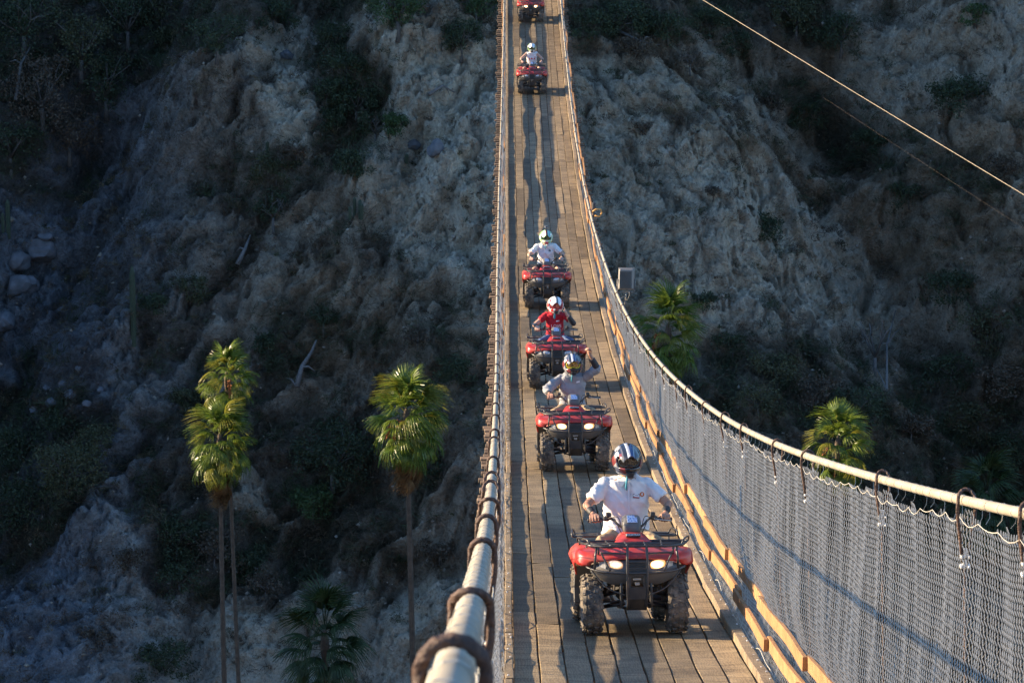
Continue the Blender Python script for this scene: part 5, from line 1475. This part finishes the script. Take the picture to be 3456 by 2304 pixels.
QUADS = []
def place_quad(q, X, Yf, yaw, label, lamps):
    """Yf: where the front tyres touch the deck"""
    sl = deck_slope(Yf); Yc = Yf + .625 * math.cos(sl)
    sl = deck_slope(Yc)
    q.location = (X, Yc, deck(Yc) + .004); q.rotation_euler = (sl, 0, yaw); q.scale = (.97, 1, 1)
    tag(q, label, 'quad bike', 'red quad bikes crossing the bridge')
    hl = sorted([o for o in q.children if o.name.startswith('headlight')], key=lambda o: sum(v.co.x for v in o.data.vertices))
    for o, m in zip(hl, lamps):
        o.material_slots[0].link = 'OBJECT'; o.material_slots[0].material = m
    QUADS.append(q); return q
quad0 = make_quad()
specs = [(1.225, 33.24, .045, 'nearest red quad bike, ridden by the man in a white shirt and badge', (LAMP_DIM, LAMP_ON)),
         (1.02, 52.1, .02, 'red quad bike with both headlights lit, second from the front', (LAMP_ON, LAMP_ON)),
         (.94, 65.6, .02, 'red quad bike carrying the rider in a red shirt', (LAMP_OFF, LAMP_OFF)),
         (.935, 81.1, .02, 'red quad bike carrying the rider with the green helmet', (LAMP_OFF, LAMP_OFF)),
         (.935, 130.0, .0, 'small far red quad bike below the rider in a sleeveless top', (LAMP_OFF, LAMP_OFF)),
         (1.01, 147.7, .0, 'farthest red quad bike cut off by the top edge', (LAMP_ON, LAMP_ON))]
copies = [quad0] + [copy_tree(quad0) for _ in specs[1:]]
for q, sp_ in zip(copies, specs): place_quad(q, *sp_)
# ================================================================== RIDERS (same local frame as their quad bikes)
def remesh(mb, voxel, name, smooth_it=6):
    me = mb.mesh(name + '_src'); o = bpy.data.objects.new('tmp_remesh', me); COL.objects.link(o)
    m = o.modifiers.new('r', 'REMESH'); m.mode = 'VOXEL'; m.voxel_size = voxel; m.use_smooth_shade = True
    s2 = o.modifiers.new('s', 'SMOOTH'); s2.iterations = smooth_it; s2.factor = .5
    dg = bpy.context.evaluated_depsgraph_get(); out = bpy.data.meshes.new_from_object(o.evaluated_get(dg)); out.name = name
    bpy.data.objects.remove(o); bpy.data.meshes.remove(me)
    out.materials.clear(); return out
def wrinkle(me, amp, seed, freq=7.5):
    n = len(me.vertices); co = np.empty(n * 3, np.float32); no = np.empty(n * 3, np.float32)
    me.vertices.foreach_get('co', co); me.vertices.foreach_get('normal', no); co = co.reshape(-1, 3); no = no.reshape(-1, 3)
    a = ridged((co[:, 0] * .8 + co[:, 2] * .7 + seed) * freq, (co[:, 1] + co[:, 2] * .4) * freq * .55 + seed, int(seed), 3, .5)
    b = perlin(co[:, 0] * freq * 2.1 + seed, co[:, 2] * freq * 1.5, int(seed) + 5)
    a = np.clip(a, 0, 1) ** 2.2
    co += no * ((a - .12) * amp * 1.5 + b * amp * .35)[:, None]
    me.vertices.foreach_set('co', co.ravel()); me.update()
def fabric(name, col, var=.06, rough=.85):
    m = plain(name, col, rough, var=var, scale=18, spec=.2); return m
SKIN = plain('tan_skin', (.36, .185, .115), .55, var=.10, scale=9)
SKIN2 = plain('light_skin', (.50, .29, .20), .55, var=.08, scale=9)
GUARD = plain('black_guard', (.018, .018, .02), .6, var=.2, scale=20)
TEAL = plain('teal_cloth', (.03, .22, .30), .7)

def helmet_mat(name, stops, side, noise_amt=.35):
    """stripes across the crown (object x), busier graphics on the flanks"""
    m, nt, b = new_mat(name); N, L = nt.nodes, nt.links
    tc = N.new('ShaderNodeTexCoord'); sx = N.new('ShaderNodeSeparateXYZ'); L.new(tc.outputs['Object'], sx.inputs[0])
    mr = N.new('ShaderNodeMapRange'); mr.inputs['From Min'].default_value = -.16; mr.inputs['From Max'].default_value = .16; L.new(sx.outputs['X'], mr.inputs['Value'])
    r = N.new('ShaderNodeValToRGB'); r.color_ramp.interpolation = 'CONSTANT'; el = r.color_ramp.elements
    while len(el) < len(stops): el.new(.5)
    for e, (p, c) in zip(el, stops): e.position = p; e.color = (*c, 1)
    L.new(mr.outputs[0], r.inputs['Fac'])
    v = N.new('ShaderNodeTexVoronoi'); v.inputs['Scale'].default_value = 17; v.feature = 'F1'; L.new(tc.outputs['Object'], v.inputs['Vector'])
    sp = N.new('ShaderNodeSeparateColor'); L.new(v.outputs['Color'], sp.inputs[0])
    r2 = N.new('ShaderNodeValToRGB'); r2.color_ramp.interpolation = 'CONSTANT'; e2 = r2.color_ramp.elements
    while len(e2) < len(side): e2.new(.5)
    for i, (e, c) in enumerate(zip(e2, side)): e.position = i / len(side); e.color = (*c, 1)
    L.new(sp.outputs[0], r2.inputs['Fac'])
    ab = N.new('ShaderNodeMath'); ab.operation = 'ABSOLUTE'; L.new(sx.outputs['X'], ab.inputs[0])
    gt = N.new('ShaderNodeMapRange'); gt.inputs['From Min'].default_value = .072; gt.inputs['From Max'].default_value = .078; L.new(ab.outputs[0], gt.inputs['Value'])
    lo = N.new('ShaderNodeMapRange'); lo.inputs['From Min'].default_value = -.02; lo.inputs['From Max'].default_value = -.03; L.new(sx.outputs['Z'], lo.inputs['Value'])
    mxm = N.new('ShaderNodeMath'); mxm.operation = 'MAXIMUM'; L.new(gt.outputs[0], mxm.inputs[0]); L.new(lo.outputs[0], mxm.inputs[1])
    mx = N.new('ShaderNodeMixRGB'); L.new(mxm.outputs[0], mx.inputs['Fac']); L.new(r.outputs['Color'], mx.inputs['Color1']); L.new(r2.outputs['Color'], mx.inputs['Color2'])
    L.new(mx.outputs['Color'], b.inputs['Base Color']); b.inputs['Roughness'].default_value = .22; b.inputs['Coat Weight'].default_value = .4
    return m
K, W_, BLU, GR_, RD = (.012, .012, .016), (.72, .72, .70), (.035, .07, .17), (.10, .42, .10), (.42, .03, .03)
HM = {'dark': helmet_mat('black_white_blue_helmet', [(0, K), (.22, (.10, .10, .11)), (.30, K), (.40, (.42, .45, .5)), (.48, BLU), (.60, K), (.74, BLU)], [K, K, (.3, .3, .3), K, K, (.5, .5, .5), K, K, (.16, .03, .03), K]),
      'white': helmet_mat('white_black_stripe_helmet', [(0, W_), (.42, W_), (.52, K), (.61, W_)], [W_, (.6, .6, .62), W_, (.35, .3, .3), W_, RD]),
      'green': helmet_mat('green_white_helmet', [(0, (.30, .62, .22)), (.30, (.58, .80, .45)), (.44, (.12, .02, .03)), (.56, (.20, .55, .40)), (.68, (.07, .16, .40)), (.8, (.25, .60, .35))], [(.30, .62, .22), (.62, .80, .5), (.2, .5, .2), (.7, .75, .6)]),
      'whitegreen': helmet_mat('white_helmet_green_trim', [(0, W_), (.46, W_), (.5, (.3, .35, .3)), (.55, W_)], [W_, (.25, .42, .12), W_, W_, (.2, .25, .18)])}
def lens_mat(name, col, alpha):
    m, nt, b = new_mat(name); b.inputs['Base Color'].default_value = (*col, 1); b.inputs['Roughness'].default_value = .06; b.inputs['Metallic'].default_value = .25
    b.inputs['Alpha'].default_value = alpha; b.inputs['Coat Weight'].default_value = 1
    N, L = nt.nodes, nt.links; tc = N.new('ShaderNodeTexCoord'); nz = N.new('ShaderNodeTexNoise'); nz.inputs['Scale'].default_value = 30; L.new(tc.outputs['Object'], nz.inputs['Vector'])
    mr = N.new('ShaderNodeMapRange'); mr.inputs['To Min'].default_value = .04; mr.inputs['To Max'].default_value = .14; L.new(nz.outputs['Fac'], mr.inputs['Value']); L.new(mr.outputs[0], b.inputs['Roughness'])
    return m

def helmet(parent, c, rot, mat, frame_col, lens, chin_mat=None, cam_on_top=False):
    """open-port off-road helmet with peak, chin bar and goggles"""
    NT, NP = 64, 36
    def R_(th, ph):      # th 0 = front (-Y); ph 0 = crown
        x, y, z = math.sin(ph) * math.sin(th), -math.sin(ph) * math.cos(th), math.cos(ph)
        px, py, pz = x * .132, y * .158, z * .140
        front = max(0, -y) ** 1.5
        if z < .05:
            k = min(1, (.05 - z) / .6)
            py -= .062 * front * k; px *= 1 - .20 * k * front; pz *= 1 + .10 * front * k
        if z < -.3 and y > -.2: pz = max(pz, -.118)
        return px, py, pz
    V, idx, F = [], {}, []
    for j in range(NP + 1):
        ph = math.radians(2 + (138 - 2) * j / NP)
        for i in range(NT):
            th = 2 * math.pi * i / NT
            idx[(i, j)] = len(V); V.append(R_(th, ph))
    def port(i, j):
        p = V[idx[(i, j)]]
        return p[1] < -.05 and abs(p[0]) < .102 and -.047 < p[2] < .052
    for j in range(NP):
        for i in range(NT):
            q = [(i, j), ((i + 1) % NT, j), ((i + 1) % NT, j + 1), (i, j + 1)]
            if all(port(*a) for a in q): continue
            F.append(tuple(idx[a] for a in q))
    F.append(tuple(idx[(i, 0)] for i in range(NT)))
    me = bpy.data.meshes.new('helmet'); me.from_pydata(V, [], F); me.polygons.foreach_set('use_smooth', [True] * len(F)); me.update()
    h = link('helmet', me, mat, parent); h.location = c; h.rotation_euler = rot
    so = h.modifiers.new('shell', 'SOLIDIFY'); so.thickness = .014; so.offset = -1
    # peak
    mb = MB(); top, bot = [], []
    for j in range(8):
        t = j / 7; y = -.035 - .205 * t; z = .150 - .030 * t - .050 * t * t * 1.0
        hw = .098 - .004 * t if t < .8 else .095 - .03 * (t - .8) / .2
        top.append([(x * hw, y + .028 * abs(x) ** 2 * t, z - .050 * abs(x) ** 2.2 + (.010 if abs(x) < .32 else 0)) for x in np.linspace(-1, 1, 17)])
    rings = [r_ + [(p[0], p[1], p[2] - .008) for p in reversed(r_)] for r_ in top]
    mb.loft(rings); pk = mb.build('peak', mat, h, auto=35)
    for x in (0, -.094, .094):
        mb = MB(); mb.tube([(x, -.08 if x == 0 else -.055, .155 if x == 0 else .085), (x + (.0 if x == 0 else np.sign(x) * .014), -.082 if x == 0 else -.055, .166 if x == 0 else .09)], .013, 10); mb.build('peak_screw', GUARD, h)
    # chin vent and nose guard
    mb = MB()
    for s_ in (-1, 1): mb.box((s_ * .022, -.206, -.094), (.022, .02, .03), Matrix.Rotation(s_ * .4, 3, 'Z'), bev=.006)
    mb.loft([[(-.050, -.170, -.062), (.050, -.170, -.062), (.050, -.150, -.058), (-.050, -.150, -.058)], [(-.034, -.213, -.085), (.034, -.213, -.085), (.034, -.19, -.08), (-.034, -.19, -.08)], [(-.026, -.208, -.128), (.026, -.208, -.128), (.026, -.19, -.125), (-.026, -.19, -.125)]])
    mb.build('mouth_guard', chin_mat or GUARD, h)
    # goggles
    fm = plain('goggle_frame', frame_col, .4)
    pts = []
    for k in range(40):
        a = 2 * math.pi * k / 40; x = .090 * np.sign(math.cos(a)) * abs(math.cos(a)) ** .65; z = .040 * np.sign(math.sin(a)) * abs(math.sin(a)) ** .7 + .002
        if math.sin(a) < -.3 and abs(x) < .03: z += .018 * (1 - abs(x) / .03)
        pts.append((x, -.148 + .9 * x * x * 5.0, z))
    mb = MB(); mb.tube(pts, .0085, 7, closed=True); g = mb.build('goggle_frame', fm, h, smooth=True)
    V2 = [(p[0] * s_, -.153 + .9 * (p[0] * s_) ** 2 * 5.0 - (.0 if s_ else 0), p[2] * s_) for s_ in (1, .66, .33) for p in pts] + [(0, -.155, 0)]
    F2 = []
    for a in range(2):
        for k in range(40): F2.append((a * 40 + k, a * 40 + (k + 1) % 40, (a + 1) * 40 + (k + 1) % 40, (a + 1) * 40 + k))
    for k in range(40): F2.append((80 + k, 80 + (k + 1) % 40, 120))
    m2 = bpy.data.meshes.new('goggle_lens'); m2.from_pydata(V2, [], F2); m2.polygons.foreach_set('use_smooth', [True] * len(F2)); link('goggle_lens', m2, lens, h)
    mb = MB()
    for s_ in (-1, 1): mb.loft([[(s_ * .094, -.108, .018), (s_ * .094, -.108, -.018), (s_ * .100, -.104, -.018), (s_ * .100, -.104, .018)], [(s_ * .136, .0, .02), (s_ * .136, .0, -.016), (s_ * .140, .0, -.016), (s_ * .140, .0, .02)], [(s_ * .10, .118, .02), (s_ * .10, .118, -.016), (s_ * .103, .121, -.016), (s_ * .103, .121, .02)]])
    mb.build('goggle_strap', fm, h)
    if cam_on_top:
        gm = plain('camera_grey', (.30, .30, .31), .4)
        mb = MB(); mb.box((0, -.04, .155), (.03, .05, .03), bev=.006); mb.tube([(0, -.04, .16), (0, -.045, .20)], .008, 6); mb.build('camera_mount', GUARD, h)
        mb = MB(); mb.box((0, -.05, .225), (.062, .036, .046), bev=.008); mb.build('action_camera', gm, h)
        mb = MB(); mb.tube([(.012, -.068, .228), (.012, -.075, .228)], .015, 14); mb.build('camera_lens', GUARD, h)
    return h

def ell(c, rx, ry, n=22):
    return [(c[0] + rx * np.sign(math.cos(a)) * abs(math.cos(a)) ** .85, c[1] + ry * np.sign(math.sin(a)) * abs(math.sin(a)) ** .85, c[2]) for a in [2 * math.pi * k / n for k in range(n)]]

def grip_hand(mb, sg, fr=.0092):
    """hand closed on a grip; finger chains wrap over the front of the bar"""
    g0, g1 = Vector((.305, -.237, 1.097)), Vector((.405, -.202, 1.085))
    wrist = Vector((sg * .362, -.100, 1.142))
    for k in range(4):
        t = .10 + .27 * k
        p = g0.lerp(g1, t); p = Vector((sg * p.x, p.y, p.z)); L_ = (1.0, 1.06, 1.0, .86)[k]
        kn = p + Vector((0, .012, .040)); a = p + Vector((0, -.026, .024)); b = p + Vector((0, -.032, -.006)); c = p + Vector((0, -.010, -.028 * L_))
        mb.capsule(wrist.lerp(kn, .15), kn, .0165, .0125, 8); mb.capsule(kn, a, fr * 1.12, fr * 1.05, 8); mb.capsule(a, b, fr * 1.05, fr, 8); mb.capsule(b, c, fr, fr * .85, 8)
    p = g0.lerp(g1, -.12); p = Vector((sg * p.x, p.y, p.z))
    th0 = wrist + Vector((-sg * .030, -.045, -.005)); th1 = p + Vector((0, .028, .012)); th2 = p + Vector((-sg * .004, .0, -.022))
    mb.capsule(wrist + Vector((-sg * .012, -.015, -.005)), th0, .018, .015, 8); mb.capsule(th0, th1, .0135, .0115, 8); mb.capsule(th1, th2, .0112, .0095, 8)
    mb.capsule(wrist, wrist + Vector((0, -.055, .002)), .024, .024, 10)
    return wrist
def free_hand(mb, wrist, d, nrm, curl, sg, fr=.0088):
    """hand beyond a wrist: d = direction of the palm, nrm = side the palm faces"""
    d, nrm = d.normalized(), nrm.normalized(); s_ = d.cross(nrm).normalized() * sg
    pc = wrist + d * .045
    for k in range(4):
        off = s_ * (.033 - .022 * k); kn = wrist + d * (.088 - .004 * abs(k - 1)) + off
        mb.capsule(wrist + d * .01 + off * .5, kn, .0165, .0120, 8)
        q = kn; dd = d.copy()
        for j, ln in enumerate((.040, .026, .020)):
            ang = curl * (.9, 1.1, .8)[j]
            dd = (dd * math.cos(ang) + nrm * math.sin(ang)).normalized() if j == 0 else (dd * math.cos(ang) + (nrm * d.dot(dd) - d * nrm.dot(dd)) * math.sin(ang)).normalized()
            e = q + dd * ln * (1.0, 1.06, 1.0, .84)[k]; mb.capsule(q, e, fr * (1.08 - .08 * j), fr * (1.0 - .08 * j), 8); q = e
    t0 = wrist + d * .03 + s_ * .030; t1 = t0 + (d * .6 + s_ * .5 + nrm * .35).normalized() * .036; t2 = t1 + (d * .75 - s_ * .15 + nrm * .5).normalized() * .028
    mb.capsule(wrist + s_ * .012, t0, .017, .0145, 8); mb.capsule(t0, t1, .0132, .0112, 8); mb.capsule(t1, t2, .0110, .0090, 8)
    mb.capsule(wrist, pc, .022, .023, 10)

def rider(qi, label, shirt, sleeve, trousers, legs, hel, frame_col, lens, skin, size=1.0, girth=1.0, left='grip', voxel=.0065, guards='wrist', head_turn=(0, 0, 0), chin=None, camera=False, teal=True):
    q = QUADS[qi]; rn = random.Random(qi * 17 + 5)
    z = lambda v: .86 + (v - .86) * size
    pel, wst, chs, nb, hd = Vector((0, .30, .90)), Vector((0, .285, z(1.06))), Vector((0, .245, z(1.25))), Vector((0, .20, z(1.405))), Vector((0, .135, z(1.545)))
    shw = .185 * (.6 + .4 * girth) * (.75 + .25 * size)
    rings_t = [(pel + Vector((0, 0, -.07)), .155 * girth, .125 * girth), (pel, .175 * girth, .14 * girth), (wst, .165 * girth, .125 * girth), (chs - Vector((0, 0, .06)), .178 * girth, .128 * girth), (chs + Vector((0, 0, .03)), .185 * girth, .122 * girth), (nb - Vector((0, .01, .045)), .16, .09), (nb, .085, .07)]
    body = MB(); body.loft([ell(c, a, b) for c, a, b in rings_t])
    body.capsule(nb - Vector((0, 0, .03)), hd - Vector((0, .0, .06)), .060, .056)
    body.ball(hd, (.076, .095, .112)); body.ball(hd + Vector((0, -.05, -.06)), (.052, .055, .05))
    body.capsule(hd + Vector((0, -.088, .012)), hd + Vector((0, -.104, -.022)), .010, .015)
    for s_ in (-1, 1): body.ball(hd + Vector((s_ * .077, .012, -.005)), (.012, .022, .032), 8, 6)
    arms = {}
    for sg in (-1, 1):
        sh = Vector((sg * shw, .215, z(1.345)))
        mode = left if sg > 0 else 'grip'
        if mode == 'grip':
            wr = grip_hand(body, sg); el = Vector((sg * (.405 + .02 * (girth - 1)), .085, z(1.165)))
        elif mode == 'fist':
            el = Vector((.375, .06, z(1.50))); wr = Vector((.262, -.03, z(1.715)))
            free_hand(body, wr, Vector((-.25, -.12, 1)), Vector((-.55, -.9, .1)), 1.25, 1)
        else:                                   # hand laid against the cheek of the helmet
            el = Vector((.345, .02, z(1.20))); wr = Vector((.205, -.055, z(1.40)))
            free_hand(body, wr, Vector((-.25, .02, 1)), Vector((-1, .15, 0)), .18, 1)
        body.capsule(sh, el, .054 * girth ** .5, .043); body.capsule(el, wr, .043, .027)
        arms[sg] = (sh, el, wr)
    for sg in (-1, 1):
        hip, kn, an = Vector((sg * .10, .27, .87)), Vector((sg * .285, -.13, .845 if legs != 'bare' else .86)), Vector((sg * .37, .03, .40))
        body.capsule(hip, kn, .088 * girth ** .6, .060); body.capsule(kn, an, .058, .040)
        body.capsule(an, an + Vector((sg * .015, -.12, -.055)), .040, .032)
        arms[('leg', sg)] = (hip, kn, an)
    b_me = remesh(body, voxel, 'person', 4)
    p = link('person', b_me, skin)
    p.location = q.location; p.rotation_euler = q.rotation_euler
    tag(p, label, 'person', 'riders on the quad bikes')
    # shirt
    sb = MB(); e = .014
    sb.loft([ell(c, a + e + (.012 if i < 2 else 0), b + e + (.012 if i < 2 else 0)) for i, (c, a, b) in enumerate(rings_t[:-1])] + [ell(nb + Vector((0, 0, -.008)), .082, .074)])
    for sg in (-1, 1):
        sh, el, wr = arms[sg]
        if sleeve == 'none': sb.capsule(sh - Vector((sg * .05, 0, 0)), sh - Vector((sg * .02, 0, 0)), .058, .055); continue
        t_ = {'short': .72, 'tee': .55, 'long': 1.0}[sleeve]
        end = sh.lerp(el, t_); tt = (end - sh).normalized()
        sb.tube([sh - tt * .04, sh, sh.lerp(end, .5), end - tt * .01, end], [.045, .060 * girth ** .5, .064 * girth ** .5, .066 * girth ** .4, .060], 16)
        sb.capsule(sh, sh + tt * .01, .061 * girth ** .5, .061); sb.capsule(Vector((0, .205, z(1.375))), sh + Vector((0, 0, -.005)), .066, .056)
        if sleeve == 'long' and (sg < 0 or left == 'grip'):
            sb.capsule(el, el, .058, .058); sb.tube([el, el.lerp(wr, .5), el.lerp(wr, .88)], [.057, .049, .037], 14)
        elif sleeve == 'long': sb.capsule(sh.lerp(el, .9), el, .06, .054)
    s_me = remesh(sb, .012, 'shirt', 3); wrinkle(s_me, .019, 3 + qi * 2.3)
    so = link('shirt', s_me, shirt, p)
    # trousers or shorts
    tb = MB()
    tb.loft([ell(pel + Vector((0, 0, -.09)), .165 * girth, .135 * girth), ell(pel + Vector((0, 0, .0)), .183 * girth, .15 * girth), ell(pel + Vector((0, 0, .07)), .176 * girth, .142 * girth)])
    for sg in (-1, 1):
        hip, kn, an = arms[('leg', sg)]
        if legs == 'bare': tb.tube([hip, hip.lerp(kn, .4), hip.lerp(kn, .78), hip.lerp(kn, .8)], [.10, .098, .086, .078], 14); tb.capsule(hip, hip, .1, .1)
        else:
            tb.capsule(hip, kn, .101 * girth ** .6, .073); tb.tube([kn, kn.lerp(an, .5), kn.lerp(an, .95)], [.072, .066, .056], 14)
    t_me = remesh(tb, .011, 'trousers', 3); wrinkle(t_me, .010, 40 + qi)
    link('shorts' if legs == 'bare' else 'trousers', t_me, trousers, p)
    shoe = plain('dark_shoe', (.05, .045, .04), .7)
    for sg in (-1, 1):
        hip, kn, an = arms[('leg', sg)]; mb = MB()
        a = an + Vector((sg * .003, .055, -.075)); R = []
        for t, w, h_ in [(0, .032, .05), (.2, .040, .075), (.45, .042, .055), (.75, .046, .04), (.95, .036, .03), (1, .02, .02)]:
            c = a + Vector((sg * .015 * t, -.27 * t, 0)); R.append([(c.x + w * math.cos(k * math.pi / 6), c.y, c.z - .02 + max(-.012, h_ * math.sin(k * math.pi / 6))) for k in range(12)])
        mb.loft(R); mb.build('shoe', shoe, p, smooth=True)
    # guards on the forearms
    for sg in (-1, 1):
        sh, el, wr = arms[sg]; mb = MB()
        if sg > 0 and left in ('fist', 'cheek'):
            mb.capsule(el, el.lerp(wr, .08), .055, .054); mb.tube([sh.lerp(el, .82), el, el.lerp(wr, .35), el.lerp(wr, .70)], [.050, .057, .053, .043], 14)
            nm = 'elbow_pad'
        else:
            mb.tube([el.lerp(wr, .50), el.lerp(wr, .58), el.lerp(wr, .92), wr], [.040, .045, .036, .030], 14); nm = 'wrist_guard'
            if guards == 'none' and sg > 0: continue
        g_me = remesh(mb, .009, nm, 2); link(nm, g_me, GUARD, p)
    h = helmet(p, hd + Vector((0, 0, .012)), head_turn, HM[hel], frame_col, lens, chin, camera)
    h.scale = (1.11, 1.08, 1.10)
    bvh = BVHTree.FromPolygons([v.co for v in s_me.vertices], [tuple(f.vertices) for f in s_me.polygons])
    def on_shirt(x, z_):
        hit = bvh.ray_cast(Vector((x, -1.0, z_)), Vector((0, 1, 0)))
        return hit[0] + Vector((0, -.004, 0)) if hit[0] is not None else Vector((x, .1, z_))
    def patch(name, poly, mat, thick=.003, push=0):
        c = Vector((sum(a for a, _ in poly) / len(poly), 0, sum(b for _, b in poly) / len(poly)))
        fr = [on_shirt(a, b) + Vector((0, -thick - push, 0)) for a, b in poly]; bk = [v + Vector((0, thick + .004, 0)) for v in fr]
        mb = MB(); mb.loft([fr, bk]); return link(name, mb.mesh(name), mat, so)
    def lettering(txt, size, x, z_, mat, bold=.003):
        tm = text_mesh(txt, size, bold)
        for v in tm.vertices:
            w = on_shirt(x + v.co.x, z_ + v.co.y); v.co = w + Vector((0, -.002, 0))
        return link('lettering', tm, mat, so)
    if teal:
        c = on_shirt(-.01, z(1.36)); mb = MB(); mb.tube([Vector((-.004, hd.y - .10, z(1.43))), c + Vector((0, -.02, .01)), c + Vector((-.006, -.014, -.045)), c + Vector((.0, -.012, -.075))], [.018, .02, .022, .008], 8, flat=.5)
        link('neck_scarf', mb.mesh('neck_scarf', True), TEAL, p)
    return p, so, patch, lettering, z

WHITE = fabric('white_cotton', (.66, .66, .67)); KHAKI = fabric('khaki_cloth', (.36, .27, .17)); GREY = fabric('grey_jersey', (.27, .275, .29)); REDT = fabric('red_cotton', (.40, .022, .035))
JEAN = fabric('blue_denim', (.09, .14, .26), .2); DARKS = fabric('dark_shorts_cloth', (.03, .03, .035)); ORG = fabric('orange_print', (.55, .16, .05)); CARD = fabric('white_card', (.74, .75, .78)); REDP = fabric('red_print', (.50, .04, .05)); GREENP = fabric('green_print', (.05, .28, .12)); BLKP = fabric('black_print', (.03, .03, .05))
def circle(x, z_, r, n=14): return [(x + r * math.cos(2 * math.pi * k / n), z_ + r * math.sin(2 * math.pi * k / n)) for k in range(n)]

p, so, patch, lettering, z = rider(0, 'rider in white button shirt with badge and black blue helmet, nearest', WHITE, 'short', KHAKI, 'long', 'dark', (.03, .03, .03), lens_mat('clear_smoke_lens', (.05, .045, .04), .62), SKIN, 1.15, 1.20, voxel=.0072, head_turn=(.12, 0, .10), teal=True)
patch('name_badge', [(.055, z(1.262)), (.120, z(1.258)), (.120, z(1.222)), (.055, z(1.226))], BLKP, .002); patch('name_badge', [(.058, z(1.258)), (.117, z(1.254)), (.117, z(1.233)), (.058, z(1.237))], CARD, .0035); patch('name_badge', [(.058, z(1.236)), (.117, z(1.232)), (.117, z(1.225)), (.085, z(1.228)), (.058, z(1.230))], REDP, .0035); patch('name_badge', [(.059, z(1.243)), (.072, z(1.242)), (.066, z(1.237)), (.059, z(1.237))], GREENP, .004)
patch('name_badge', [(.070, z(1.2515)), (.108, z(1.249)), (.108, z(1.2455)), (.070, z(1.248))], BLKP, .0042)
patch('emblem', circle(.148, z(1.255), .024), ORG, .002); patch('emblem', [(.136, z(1.252)), (.146, z(1.268)), (.158, z(1.264)), (.154, z(1.250)), (.147, z(1.240)), (.140, z(1.244))], WHITE, .0035)
patch('shirt_placket', [(.000, z(1.36)), (.028, z(1.36)), (.034, z(1.2)), (.030, z(1.05)), (.002, z(1.05)), (.004, z(1.2))], WHITE, .0035)
patch('chest_pocket', [(.060, z(1.222)), (.165, z(1.218)), (.165, z(1.212)), (.060, z(1.216))], WHITE, .004)
for sg in (-1, 1):
    patch('collar', [(sg * .012, z(1.375)), (sg * .075, z(1.398)), (sg * .098, z(1.372)), (sg * .062, z(1.322))], WHITE, .008, .006)
p, so, patch, lettering, z = rider(1, 'rider in grey long sleeves raising a fist, yellow goggles', GREY, 'long', KHAKI, 'long', 'dark', (.62, .52, .03), lens_mat('amber_lens', (.30, .17, .04), .8), SKIN, 1.02, 1.0, 'fist', .0078, head_turn=(.05, 0, .06))
patch('name_tag', [(.06, z(1.30)), (.11, z(1.31)), (.11, z(1.285)), (.06, z(1.275))], CARD)
p, so, patch, lettering, z = rider(2, 'rider in red T-shirt and jeans holding a hand to a white helmet', REDT, 'tee', JEAN, 'long', 'white', (.50, .06, .06), lens_mat('red_lens', (.35, .06, .06), .85), SKIN2, .96, .84, 'cheek', .009, head_turn=(.05, 0, .05))
lettering('LOVE', .085, .02, z(1.135), CARD, .0)
patch('name_tag', [(.015, z(1.245)), (.075, z(1.26)), (.08, z(1.235)), (.02, z(1.222))], CARD)
p, so, patch, lettering, z = rider(3, 'rider in white polo with green helmet and camera on top', WHITE, 'short', DARKS, 'bare', 'green', (.05, .10, .04), lens_mat('green_lens', (.03, .07, .03), .85), SKIN2, 1.06, 1.0, voxel=.0105, head_turn=(.05, 0, .04), chin=plain('red_white_chin', (.45, .05, .07), .4), camera=True)
patch('chest_print', [(.06, z(1.28)), (.11, z(1.275)), (.11, z(1.235)), (.06, z(1.24))], fabric('grey_print', (.12, .14, .15)))
patch('name_tag', [(.04, z(1.20)), (.10, z(1.20)), (.10, z(1.175)), (.04, z(1.175))], CARD)
p, so, patch, lettering, z = rider(4, 'far rider in white sleeveless top with red print', WHITE, 'none', DARKS, 'bare', 'whitegreen', (.08, .14, .05), lens_mat('dark_green_lens', (.04, .06, .03), .85), SKIN2, 1.06, .95, voxel=.012, head_turn=(.03, 0, .0), teal=False)
for a, b in (((-.13, .13), (1.235, 1.215)), ((-.13, .13), (1.125, 1.105))):
    patch('red_print', [(a[0], z(b[0])), (a[1], z(b[0])), (a[1], z(b[1])), (a[0], z(b[1]))], REDP)
patch('red_print', circle(0, z(1.17), .032), REDP)
patch('red_print', [(-.115, z(1.2)), (-.085, z(1.2)), (-.07, z(1.15)), (-.12, z(1.14))], REDP); patch('red_print', [(.115, z(1.2)), (.085, z(1.2)), (.07, z(1.15)), (.12, z(1.14))], REDP)
